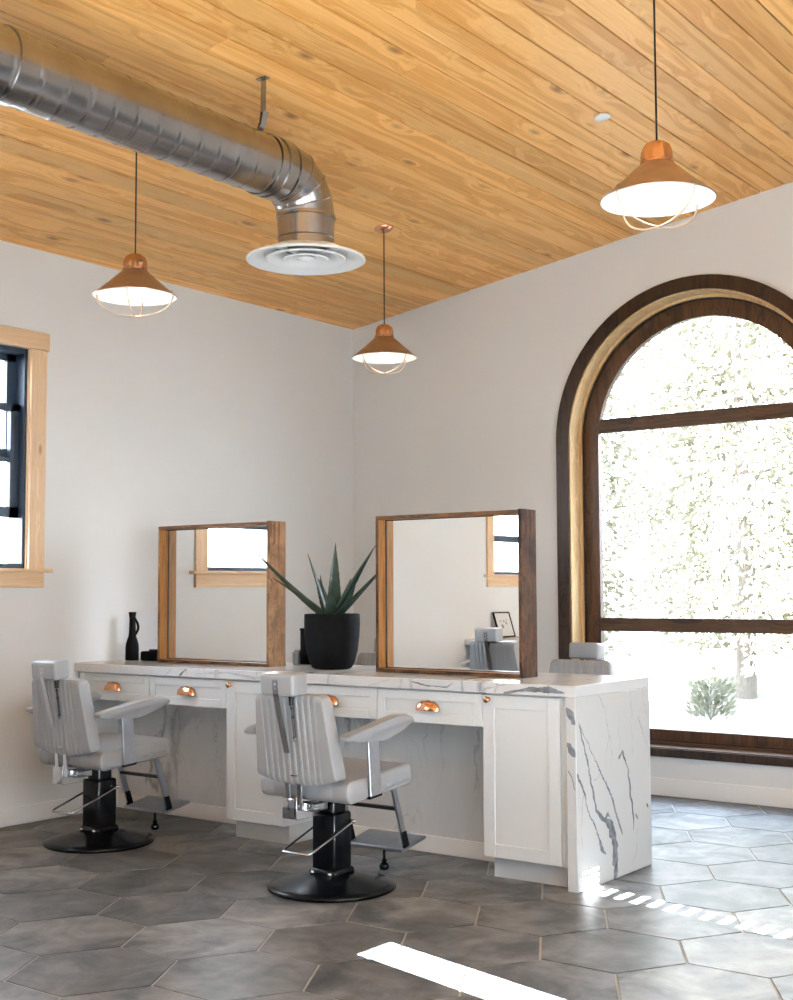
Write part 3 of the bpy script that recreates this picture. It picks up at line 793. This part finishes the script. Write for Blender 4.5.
    for j in range(nv + 1):
        v = j / nv; f, b = [], []
        for i in range(nu + 1):
            u = -1 + 2 * i / nu
            hw = .228 - .037 * v
            zb = .545 - .034 * (1 - abs(u) ** 2.2); zt = .914 - .012 * max(0, (abs(u) - .86) / .14) ** 2
            x = u * hw; z = zb + (zt - zb) * v
            edge = max(0, (abs(u) - .965) / .035); ed = .006 * (1 - math.sqrt(max(0, 1 - edge * edge)))
            ev = max(0, (abs(v - .5) - .46) / .04); ed = max(ed, .010 * (1 - math.sqrt(max(0, 1 - ev * ev))))
            xr = x + .004
            dd = abs((xr / .0345) % 1.0 - .5) * .0345; rib = (.003 * max(0, 1 - dd / .0032) - .003 * max(0, 1 - abs(dd - .005) / .0025)) if abs(xr) < .157 else 0
            yb = -.250 - .026 * v - rib * (1 if abs(xr) < .157 else 0) * -1
            yb = -.250 - .026 * v - rib * 1.0
            yf = -.170 - .034 * v + rib
            b.append(bm.verts.new((x, yb + ed, z))); f.append(bm.verts.new((x, yf - ed, z)))
        F.append(f); B_.append(b)
    for G in (F, B_):
        for j in range(nv):
            for i in range(nu): bm.faces.new((G[j][i], G[j][i + 1], G[j + 1][i + 1], G[j + 1][i]))
    for j in range(nv):
        for i in (0, nu): bm.faces.new((F[j][i], F[j + 1][i], B_[j + 1][i], B_[j][i]))
    for i in range(nu):
        for j in (0, nv): bm.faces.new((F[j][i], F[j][i + 1], B_[j][i + 1], B_[j][i]))
    back = obj('backrest', tilt(bm), LEATHER, t, smooth=50)
    obj('badge', tilt(bx(-.022, .022, -.2575, -.2515, .552, .561, bev=.0015, seg=1)), CHROME, back)
    # support straps from the back down to the mechanism
    for x in (-.055, .012):
        obj('back_support', tilt(bx(x - .014, x + .014, -.243, -.236, .40, .56, bev=.002, seg=1)), CHROME, t)
    obj('headrest', tilt(bx(-.094, .098, -.348, -.246, .920, 1.016, bev=.014, seg=4)), LEATHER, t, smooth=45)
    bm = bmesh.new(); prism(bm, [(-.3495, .99), (-.3455, .99), (-.3445, .93), (-.292, .665), (-.2965, .664), (-.3495, .93)], 0, -.018, .012)
    br = obj('headrest_bracket', tilt(bm), CHROME, t)
    for z in (.972, .953): obj('screw', tilt(lat([(0, .003), (.0035, .002), (.005, 0)], 10, Matrix.Translation((-.003, -.3495, z)) @ Matrix.Rotation(PI / 2, 4, 'X'))), STEEL, br, smooth=60)
    bm = bmesh.new()
    box(bm, .016, .034, -.288, -.268, .87, .93, bev=.002, seg=1)
    tube(bm, [(.030, -.288, .885), (.030, -.276, .71)], .0035, 8); tube(bm, [(.040, -.288, .86), (.040, -.278, .73)], .002, 6)
    for z in (.86, .82, .73): lathe(bm, [(.008, -.005), (.008, .005)], 10, Matrix.Translation((.032, -.285 + (.86 - z) * .06, z))); 
    obj('height_rod', tilt(bm), DARKST, t, smooth=60)
    for sx in (-1, 1):
        # arm pad: paddle profile, rounded
        prof = [(-.238, .722), (-.238, .738), (-.222, .747), (.05, .768), (.14, .774), (.20, .768), (.240, .752), (.250, .738), (.243, .729), (.16, .706), (.028, .684), (0, .684), (-.18, .708), (-.225, .716)]
        bm = bmesh.new(); prism(bm, prof, 0, sx * .278 - .030, sx * .278 + .030)
        es = [e for e in bm.edges if abs(e.verts[0].co.x - e.verts[1].co.x) < 1e-5]
        bmesh.ops.bevel(bm, geom=es, offset=.011, segments=3, profile=.5, affect='EDGES', clamp_overlap=True)
        obj('armrest', tilt(bm), LEATHER, t, smooth=50)
        obj('arm_post', tilt(bx(sx * .270 - .006, sx * .270 + .006, -.068, .010, .446, .700, bev=.002, seg=1)), STEEL, t)
        obj('arm_post_foot', tilt(bx(min(sx * .225, sx * .274), max(sx * .225, sx * .274), -.074, .016, .436, .447)), BLACK, t)
        # footrest legs
        bm = bmesh.new(); prism(bm, [(.232, .455), (.264, .458), (.372, .150), (.340, .138)], 0, sx * .160 - .005, sx * .160 + .005)
        lg = obj('footrest_leg', bm, STEEL, t)
        obj('leg_cap', pri([(.3155, .218), (.351, .221), (.376, .148), (.340, .136)], 0, sx * .160 - .0065, sx * .160 + .0065), BLACK, lg)
    obj('crossbar', bx(-.156, .156, .274, .298, .322, .338, bev=.002, seg=1), DARKST, t)
    bm = bmesh.new(); prism(bm, [(.318, .124), (.318, .138), (.500, .172), (.512, .172), (.512, .160), (.500, .157)], 0, -.168, .168, bev=.002, seg=1)
    obj('footplate', bm, STEEL, t, smooth=30)
    bm = bmesh.new(); tube(bm, [(0, .40, .145), (0, .40, .045)], .0065, 10); lathe(bm, [(.010, .060), (.014, .055), (.010, .048), (.020, .040), (.024, .028), (.020, .014), (.010, .010), (0, .010)], 18, Matrix.Translation((0, .40, 0)))
    obj('foot_stop', bm, BLACK, t, smooth=60)
    return t
proto = make_chair()
NX, NX2, NY = 2.672, 1.225, -1.487
MX, MY = 1.18, -5.14
CH = [((.821, -3.207), 0, 'grey vinyl barber chair at the left, nearest the window wall, its back in shadow'),
      ((2.503, -3.277), math.radians(1), 'grey vinyl barber chair in front of the tall middle cabinet, its back toward the camera'),
      ((NX, NY), PI, 'grey barber chair behind the counter in front of the arched window, mostly hidden'),
      ((NX2, NY), PI, 'grey barber chair behind the counter mostly hidden by the dark framed mirror'),
      ((MX, MY), PI, 'grey barber chair at the second counter, seen in the right hand mirror')]
for i, ((x, y), rz, lb) in enumerate(CH):
    o = proto if i == 0 else copy_tree(proto)
    o.location = (x, y, 0); o.rotation_euler = (0, 0, rz); o['label'] = lb; o['group'] = 'grey barber chairs'
    if i > 1:          # pumped a little higher
        for ch in o.children:
            if ch.name.split('.')[0] not in ('base', 'column', 'bolt', 'pump_lever'): ch.location.z += .075 if i == 4 else .045

# ------------------------------------------------------------------ second peninsula (seen in the mirror)
Y2 = -6.237
t2 = thing('worktop', 'second white quartz worktop along the window wall, seen in the right hand mirror', 'counter')
obj('slab', bx(.003, 3.4, Y2 - .75, Y2, HC - ST, HC, bev=.003, seg=1), MARB, t2)
obj('waterfall_end', bx(3.4 - ST, 3.4, Y2 - .75, Y2, .001, HC - ST), MARB, t2)
bm = bmesh.new(); box(bm, .003, 3.34, Y2 - .40, Y2 - .34, .001, HC - ST - .001); k2 = struct('wall_second_knee', bm, CAB)
c2 = thing('drawer_unit', 'white drawer under the second worktop beside the window wall, seen in the right hand mirror', 'drawer', (.35, Y2 - .02, .70), PI, 'drawers under the worktop')
obj('drawer_box', bx(-.30, .30, .021, .33, .005, .155), CAB, c2)
bm = bmesh.new(); shaker(bm, -.305, .305, 0, .155, 0, rail=.045); f2 = obj('drawer_front', bm, CAB, c2); cup_pull(f2, 0, .083, 0)
# leaning picture
pf = thing('picture_frame', 'small black framed print leaning on the second worktop, seen in the right hand mirror', 'picture', (.085, -6.80, HC))
bm = bmesh.new(); w_, h_ = .135, .235
for a, b, c, d in ((-w_, -w_ + .01, 0, h_), (w_ - .01, w_, 0, h_), (-w_, w_, 0, .01), (-w_, w_, h_ - .01, h_)): box(bm, 0, .014, a, b, c, d)
Mx = Matrix.Rotation(math.radians(-17), 4, 'Y')
bmesh.ops.transform(bm, matrix=Mx, verts=bm.verts); obj('frame', bm, RUBBER, pf)
bm = bmesh.new(); box(bm, .002, .008, -w_ + .008, w_ - .008, .008, h_ - .008); bmesh.ops.transform(bm, matrix=Mx, verts=bm.verts)
PAPER = simple('print_paper', (.70, .69, .66), .7, var=.02); INK = simple('print_ink', (.30, .29, .28), .8, var=.3, scale=60)
pr = obj('print', bm, PAPER, pf)
bm = bmesh.new()
for (a, b, q) in ((.03, .10, .022), (-.04, .13, .014), (.05, .15, .010), (-.01, .15, .012), (-.06, .16, .008)):
    bmesh.ops.create_circle(bm, cap_ends=True, segments=9, radius=q, matrix=Matrix.Translation((.0085, a, b)) @ Matrix.Rotation(PI / 2, 4, 'Y'))
bmesh.ops.transform(bm, matrix=Mx, verts=bm.verts); obj('printed_motif', bm, INK, pr)

# ------------------------------------------------------------------ pendant lamps
BULB = emit('lit_bulb', (1.0, .92, .82), 1.0)
def make_lamp():
    t = thing('pendant_lamp', '', 'lamp')
    bm = bmesh.new()
    lathe(bm, [(.202, -.004), (.204, 0), (.200, .004), (.130, .062), (.075, .112), (.056, .130)], 64)
    obj('shade', bm, BRCOP, t, smooth=50)
    obj('shade_lining', lat([(.200, -.003), (.198, .000), (.127, .059), (.072, .109), (.050, .126), (0, .126)], 64), LAMPW, t, smooth=50)
    bm = lat([(.055, .126), (.060, .128), (.060, .136), (.054, .139), (.054, .160), (.052, .176), (.044, .194), (.030, .206), (.014, .212), (0, .213)], 54)
    for v in bm.verts:
        if v.co.z > .138 and v.co.z < .2:
            a = math.atan2(v.co.y, v.co.x); q = 1 + .07 * math.cos(9 * a); v.co.x *= q; v.co.y *= q
    obj('cap', bm, CAPC, t, smooth=40)
    bm = bmesh.new()
    for a in (math.radians(67), math.radians(157)):
        c, s_ = math.cos(a), math.sin(a)
        pts = [(.186 * math.cos(PI * k / 24) * c, .186 * math.cos(PI * k / 24) * s_, .010 - .108 * math.sin(PI * k / 24) ** .9) for k in range(25)]
        tube(bm, pts, .0036, 8)
    for a in (67, 157, 247, 337):
        a = math.radians(a); lathe(bm, [(0, .006), (.006, .004), (.007, 0)], 10, Matrix.Translation((.178 * math.cos(a), .178 * math.sin(a), .024)))
    obj('wire_guard', bm, WIRE, t, smooth=60)
    obj('bulb', lat([(0, -.022), (.014, -.020), (.028, -.008), (.032, .010), (.026, .034), (.014, .056), (.013, .085), (0, .085)], 24), BULB, t, smooth=180)
    return t
LZ = 2.772
LM = [((1.588, -3.672, 2.780), -30, 'copper pendant lamp hanging below the metal duct at left'), ((4.373, -3.722, 2.722), 0, 'largest looking copper pendant lamp, at upper right near the sprinkler cover'), ((1.497, -1.552, 2.792), 15, 'copper pendant lamp hanging farthest back, in front of the room corner')]
lp0 = make_lamp()
for i, ((x, y, LZ), rz, lb) in enumerate(LM):
    o = lp0 if i == 0 else copy_tree(lp0)
    o.location = (x, y, LZ); o.rotation_euler = (0, 0, 0); o['label'] = lb
    for ch in o.children:
        if ch.name.startswith('wire_guard'): ch.rotation_euler = (0, 0, math.radians(rz)); o['group'] = 'copper pendant lamps'
    zt = zc(x) - LZ
    obj('cord', tub([(0, 0, .205), (0, 0, zt - .015)], .0038, 8), CORD, o, smooth=60)
    bm = lat([(0, -.028), (.02, -.026), (.045, -.018), (.058, -.006), (.060, 0), (.060, .004), (0, .004)], 32)
    bmesh.ops.transform(bm, matrix=Matrix.Translation((0, 0, zt)) @ Matrix.Rotation(-ang, 4, 'Y'), verts=bm.verts)
    obj('canopy', bm, COPPER, o, smooth=50)
    L = bpy.data.lights.new('lamp_light', 'POINT'); L.energy = .32; L.color = (1.0, .84, .66); L.shadow_soft_size = .03
    lo = link(bpy.data.objects.new('lamp_light', L)); lo.location = (x, y, LZ - .045)

# ------------------------------------------------------------------ duct
DX, DZ, DR = 2.32, 3.318, .138
dt = thing('ventilation_duct', 'round galvanised spiral duct under the ceiling ending in a white diffuser', 'duct', (DX, -3.248, 0))
def pipe(bm, path, r, seams=None, seg=56):
    """sweep with frames kept in the x = const plane; path: list of (y, z, ty, tz, radius)"""
    rings = []
    for (y, z, ty, tz, rr) in path:
        l = math.hypot(ty, tz); ty, tz = ty / l, tz / l
        rings.append([bm.verts.new((rr * math.cos(2 * PI * k / seg), y - tz * rr * math.sin(2 * PI * k / seg), z + ty * rr * math.sin(2 * PI * k / seg))) for k in range(seg)])
    for A, B in zip(rings, rings[1:]):
        for k in range(seg): bm.faces.new((A[k], A[(k + 1) % seg], B[(k + 1) % seg], B[k]))
    return rings
# spiral pipe with a raised lock seam
bm = bmesh.new(); seg = 60; ys = 0.0; yl = -6.6; n = 760; rings = []
for i in range(n + 1):
    y = -.232 + (yl) * i / n; row = []
    for k in range(seg):
        a = 2 * PI * k / seg; ph = ((y / .118) + k / seg) % 1.0
        d = min(ph, 1 - ph) * .118
        r = DR + .0038 * max(0, 1 - d / .006) - .0012 * max(0, 1 - abs(d - .010) / .005)
        row.append(bm.verts.new((r * math.cos(a), y, DZ + r * math.sin(a))))
    rings.append(row)
for A, B in zip(rings, rings[1:]):
    for k in range(seg): bm.faces.new((A[k], A[(k + 1) % seg], B[(k + 1) % seg], B[k]))
obj('spiral_pipe', bm, GALV, dt, smooth=180)
for y in (-1.72, -.236):
    obj('joint_band', lat([(DR - .002, -.03), (DR + .006, -.03), (DR + .0065, .03), (DR - .002, .03)], 56, Matrix.Translation((0, y, DZ)) @ Matrix.Rotation(PI / 2, 4, 'X')), GALV, dt, smooth=40)
# segmented elbow turning down
bm = bmesh.new(); RB = .185; a_list = [0, 22.5, 45, 67.5, 90]
path = []
yc_, zc_ = -RB, DZ - RB
gores = []
for q in range(4):
    am = math.radians((a_list[q] + a_list[q + 1]) / 2)
    for a in (a_list[q], a_list[q + 1]):
        A = math.radians(a)
        gores.append((A, am))
rings = []
for A, am in gores:
    ty, tz = math.cos(am), -math.sin(am)
    pc = (yc_ + RB * math.sin(A), zc_ + RB * math.cos(A))
    row = []
    for k in range(56):
        th = 2 * PI * k / 56; cx_, sx_ = math.cos(th) * DR, math.sin(th) * DR
        # point on straight cylinder of direction am, cut by the mitre plane at angle A
        ny, nz = math.sin(am), math.cos(am)
        y = pc[0] + ny * sx_; z = pc[1] + nz * sx_
        my, mz = math.cos(A), -math.sin(A)
        tt = -((y - pc[0]) * my + (z - pc[1]) * mz) / (ty * my + tz * mz)
        row.append(bm.verts.new((cx_, y + tt * ty, z + tt * tz)))
    rings.append(row)
for A, B in zip(rings, rings[1:]):
    for k in range(56): bm.faces.new((A[k], A[(k + 1) % 56], B[(k + 1) % 56], B[k]))
for q in range(5):
    A = math.radians(a_list[q]); pc = Vector((0, yc_ + RB * math.sin(A), zc_ + RB * math.cos(A)))
    pts = [pc + Vector((math.cos(2 * PI * k / 40) * (DR + .001), math.sin(A) * math.sin(2 * PI * k / 40) * (DR + .001), math.cos(A) * math.sin(2 * PI * k / 40) * (DR + .001))) for k in range(40)]
    tube(bm, pts, .0035, 6, closed=True)
bm2 = bm
obj('elbow', bm, GALV, dt, smooth=35)
zt_ = DZ - RB
obj('drop_collar', lat([(DR + .004, zt_ + .012), (DR + .005, zt_ - .005), (DR, zt_ - .008), (DR - .004, zt_ - .10), (DR - .001, zt_ - .103), (DR - .004, zt_ - .106), (DR - .004, 2.955)], 56), GALV, dt, smooth=35)
df = obj('diffuser', lat([(DR - .006, 2.985), (DR + .004, 2.975), (.17, 2.962), (.25, 2.950), (.284, 2.938), (.287, 2.930), (.280, 2.926), (.245, 2.934), (.205, 2.955), (.19, 2.975), (.17, 2.985)], 72), WHITEM, dt, smooth=40)
obj('diffuser_cone', lat([(.192, 2.936), (.186, 2.930), (.160, 2.936), (.125, 2.958), (.115, 2.985)], 64), WHITEM, df, smooth=40)
obj('diffuser_cone', lat([(.110, 2.934), (.104, 2.929), (.080, 2.940), (.060, 2.965)], 64), WHITEM, df, smooth=40)
obj('diffuser_hub', lat([(0, 2.926), (.02, 2.927), (.034, 2.934), (.046, 2.930), (.050, 2.934), (.040, 2.95), (0, 2.955)], 40), WHITEM, df, smooth=40)
bm = bmesh.new()
for k in range(4):
    box(bm, .03, .20, -.004, .004, 2.945, 2.962); bmesh.ops.rotate(bm, verts=bm.verts, cent=(0, 0, 0), matrix=Matrix.Rotation(PI / 2, 3, 'Z'))
obj('diffuser_spokes', bm, WHITEM, df)
# hanger strap round the pipe up to the ceiling
bm = bmesh.new(); hy = -.308
zt2 = zc(DX) - .003
def strip(pts, w=.032, th=.0018):
    L = []
    for i, p in enumerate(pts):
        a = Vector(pts[max(i - 1, 0)]); b = Vector(pts[min(i + 1, len(pts) - 1)]); t = (b - a).normalized(); nrm = t.cross(Vector((0, 1, 0))).normalized() * th
        p = Vector(p); h = Vector((0, w / 2, 0))
        L.append([bm.verts.new(p - h - nrm), bm.verts.new(p + h - nrm), bm.verts.new(p + h + nrm), bm.verts.new(p - h + nrm)])
    for A, B in zip(L, L[1:]):
        for k in range(4): bm.faces.new((A[k], A[(k + 1) % 4], B[(k + 1) % 4], B[k]))
    bm.faces.new(L[0]); bm.faces.new(L[-1])
strip([(.006, hy, zt2), (.004, hy, zt2 - .15), (-.004, hy, DZ + DR + .06), (-.03, hy, DZ + DR + .012)])
strip([(.02, hy, DZ + DR + .11), (.004, hy, DZ + DR + .05), (-.02, hy, DZ + DR + .02)])
strip([((DR + .0045) * math.sin(2 * PI * k / 48), hy, DZ + (DR + .0045) * math.cos(2 * PI * k / 48)) for k in range(49)], w=.026)
box(bm, -.03, .03, hy - .016, hy + .016, zt2 - .004, zt2 + .002)
obj('hanger_strap', bm, GALV, dt, smooth=40)

# sprinkler covers
for (x, y), lb in (((3.196, -1.868), 'small round white sprinkler cover on the ceiling left of the right lamp'),):
    bm = lat([(0, -.016), (.038, -.015), (.044, -.012), (.044, -.004), (.03, -.002), (.03, .004), (0, .004)], 32)
    bmesh.ops.transform(bm, matrix=Matrix.Rotation(-ang, 4, 'Y'), verts=bm.verts)
    o = obj('sprinkler_cover', bm, WHITEM, None, smooth=40, loc=(x, y, zc(x))); tag(o, lb, 'sprinkler')

# ------------------------------------------------------------------ outside
def bare(name, c, **k): return simple(name, c, .9, **k)
GRD = bare('dry_pale_ground', (.15, .14, .125), var=.5, scale=1.5)
bm = bmesh.new(); bmesh.ops.create_grid(bm, x_segments=60, y_segments=60, size=40, matrix=Matrix.Translation((3, 0, -.35)))
for v in bm.verts:
    if v.co.y > 3 and v.co.x > -12: v.co.z += min(1, (v.co.x + 12) / 6) * ((v.co.y - 3) * .10 + .15 * math.sin(v.co.x * .9) * math.sin(v.co.y * .7))
g = obj('ground', bm, GRD); g['kind'] = 'structure'
LEAF = leaf_mat('pale_leaves', (.11, .106, .068), (.19, .178, .125))
BARK = wood('bark', (.14, .12, .10), (.085, .07, .055), axis=2, gs=3, rough=.9, knots=.1, islands=0, bmp=.8)
def tree(x, y, z, h, r, n, lb, seed, ls=.10):
    rr = random.Random(seed); t = thing('tree', lb, 'tree', (x, y, z), 0, 'trees outside the arched window')
    bm = bmesh.new(); tube(bm, [(0, 0, -.2), (.05, .02, h * .3), (-.04, .05, h * .6), (.02, 0, h * .9)], [.13, .10, .07, .02], 10)
    for k in range(9):
        a = k * 2.4; z0 = h * (.22 + .07 * k); L = r * .8 * (1.1 - k * .08)
        tube(bm, [(0, 0, z0), (math.cos(a) * L * .5, math.sin(a) * L * .5, z0 + .25), (math.cos(a) * L, math.sin(a) * L, z0 + .35)], [.045, .03, .008], 6)
    obj('trunk', bm, BARK, t, smooth=60)
    V, Fc = [], []
    for i in range(n):
        # clustered in drooping sprays
        if i % 14 == 0:
            a = rr.uniform(0, 2 * PI); zz = rr.uniform(.10, 1); pr_ = math.sin(PI * min(1, zz * .80 + .12)) ** .7
            q = r * pr_ * rr.uniform(.35, 1.0); c = Vector((math.cos(a) * q, math.sin(a) * q, zz * h)); od = Vector((math.cos(a), math.sin(a), -.5))
        p = c + od * rr.uniform(0, .38) + Vector((rr.gauss(0, .10), rr.gauss(0, .10), rr.gauss(0, .10)))
        d = (od + Vector((rr.gauss(0, .5), rr.gauss(0, .5), rr.gauss(0, .5)))).normalized(); sd = d.cross(Vector((rr.gauss(0, 1), rr.gauss(0, 1), rr.gauss(0, 1)))).normalized()
        l = ls * rr.uniform(.6, 1.4); w = l * .32; b0 = len(V); nn = d.cross(sd) * w * .25
        V += [p, p + d * l * .45 + sd * w + nn, p + d * l, p + d * l * .45 - sd * w + nn]
        Fc += [(b0, b0 + 1, b0 + 2), (b0, b0 + 2, b0 + 3)]
    me = bpy.data.meshes.new('foliage'); me.from_pydata(V, [], Fc); me.materials.append(LEAF)
    o = link(bpy.data.objects.new('foliage', me)); o.parent = t; o['kind'] = 'stuff'
TR = [(-2.5, 7.4, .2, 5.6, .85, 9000, 'pale leafed tree at the left in the arched window'), (.3, 7.2, .2, 5.4, .85, 9000, 'pale leafed tree in the middle of the arched window'),
      (3.1, 7.4, .2, 5.8, .85, 7000, 'pale leafed tree beyond the right edge of the arched window'), (-4.6, 10.4, .5, 7.5, .9, 8000, 'tall pale tree farther back, leftmost behind the row in the arched window'),
      (-1.7, 10.3, .5, 7.8, .9, 9000, 'tall pale tree farther back, second from the left in the arched window'), (1.2, 10.5, .5, 7.6, .9, 9000, 'tall pale tree farther back, at the right in the arched window')]
for i, a in enumerate(TR): tree(*a, i + 11)
sh = [(-1.2, 5.6, .05), (.7, 5.2, .0)]
for i, (x, y, z) in enumerate(sh):
    rr = random.Random(40 + i); t = thing('shrub', ['low sparse shrub outside the lower pane of the arched window, left one', 'low sparse shrub outside the lower pane of the arched window, right one'][i], 'shrub', (x, y, z - .05), 0, 'shrubs outside the arched window')
    V, Fc = [], []
    for k in range(420):
        a = rr.uniform(0, 2 * PI); q = rr.uniform(0, .22); p = Vector((math.cos(a) * q, math.sin(a) * q, rr.uniform(.03, .5) * (1 - q)))
        d = Vector((math.cos(a), math.sin(a), rr.uniform(.3, 1.4))).normalized(); sd = d.cross(Vector((rr.gauss(0, 1), rr.gauss(0, 1), .2))).normalized(); l = rr.uniform(.06, .13); w = l * .2; b0 = len(V)
        V += [p, p + d * l * .5 + sd * w, p + d * l, p + d * l * .5 - sd * w]; Fc += [(b0, b0 + 1, b0 + 2), (b0, b0 + 2, b0 + 3)]
    me = bpy.data.meshes.new('foliage'); me.from_pydata(V, [], Fc); me.materials.append(LEAF); o = link(bpy.data.objects.new('foliage', me)); o.parent = t; o['kind'] = 'stuff'
    bm = bmesh.new()
    for k in range(5): tube(bm, [(0, 0, 0), (.12 * math.cos(k * 1.3), .12 * math.sin(k * 1.3), .3)], [.012, .005], 6)
    obj('stem', bm, BARK, t)

# ------------------------------------------------------------------ light
w = bpy.data.worlds.new('sky'); sc.world = w; w.use_nodes = True; nt = w.node_tree; nt.nodes.clear()
out = nt.nodes.new('ShaderNodeOutputWorld'); bg = nt.nodes.new('ShaderNodeBackground')
tc = nt.nodes.new('ShaderNodeTexCoord'); sp = nt.nodes.new('ShaderNodeSeparateXYZ'); nt.links.new(tc.outputs['Generated'], sp.inputs[0])
cr = ramp(nt, [(0, (.86, .93, 1.0)), (.25, (.77, .88, 1.0)), (.9, (.56, .75, 1.0))]); nt.links.new(sp.outputs['Z'], cr.inputs[0])
nt.links.new(cr.outputs[0], bg.inputs[0]); bg.inputs[1].default_value = 6.6
nt.links.new(bg.outputs[0], out.inputs[0])
S = bpy.data.lights.new('sun', 'SUN'); S.energy = 165; S.color = (.92, .96, 1.0); S.angle = math.radians(.015)
so = link(bpy.data.objects.new('sun', S))
d = Vector((-1, .24, -.306)).normalized(); so.rotation_euler = d.to_track_quat('-Z', 'Y').to_euler(); so.location = (14, -5, 6)
def portal(loc, rot, sx, sy):
    P = bpy.data.lights.new('portal', 'AREA'); P.shape = 'RECTANGLE'; P.size = sx; P.size_y = sy; P.cycles.is_portal = True
    o = link(bpy.data.objects.new('portal', P)); o.location = loc; o.rotation_euler = rot
for h in SH:
    x0, x1, z0, z1 = h[0][0], h[2][0], h[0][1], h[1][1]; portal(((x0 + x1) / 2, YS - .2, (z0 + z1) / 2), (PI / 2, 0, 0), x1 - x0, z1 - z0)
for a, b in WIN: portal((-.2, (a + b) / 2, (WZ0 + WZ1) / 2), (PI / 2, 0, -PI / 2), b - a, WZ1 - WZ0)
for h in EH: portal((XE + .2, (h[0][0] + h[2][0]) / 2, 1.7), (PI / 2, 0, PI / 2), h[2][0] - h[0][0], 2.4)
portal((AC, .25, 1.85), (PI / 2, 0, PI), 1.9, 3.1)

# ------------------------------------------------------------------ camera
cam = bpy.data.cameras.new('camera'); co = link(bpy.data.objects.new('camera', cam))
Rv = Vector((.80017145, .59975565, -.00433769)); Uv = Vector((.04524252, -.05314608, .99756133)); Fv = Vector((-.59806251, .79841634, .06966043))
M = Matrix((Rv, Uv, -Fv)).transposed().to_4x4(); M.translation = Vector((6.29887774, -7.8430015, 1.35040978))
co.matrix_world = M
cam.sensor_fit = 'HORIZONTAL'; cam.sensor_width = 36; cam.lens = 1282.3124 * 36 / 793; cam.clip_start = .05
sc.camera = co

vs = sc.view_settings
vs.view_transform = 'Standard'; vs.look = 'None'; vs.exposure = 1.78; vs.gamma = 1; vs.use_curve_mapping = False
cy = sc.cycles
cy.max_bounces = 12; cy.diffuse_bounces = 6; cy.glossy_bounces = 6; cy.transparent_max_bounces = 16
cy.sample_clamp_indirect = 6; cy.caustics_reflective = False; cy.caustics_refractive = False
cy.use_denoising = True
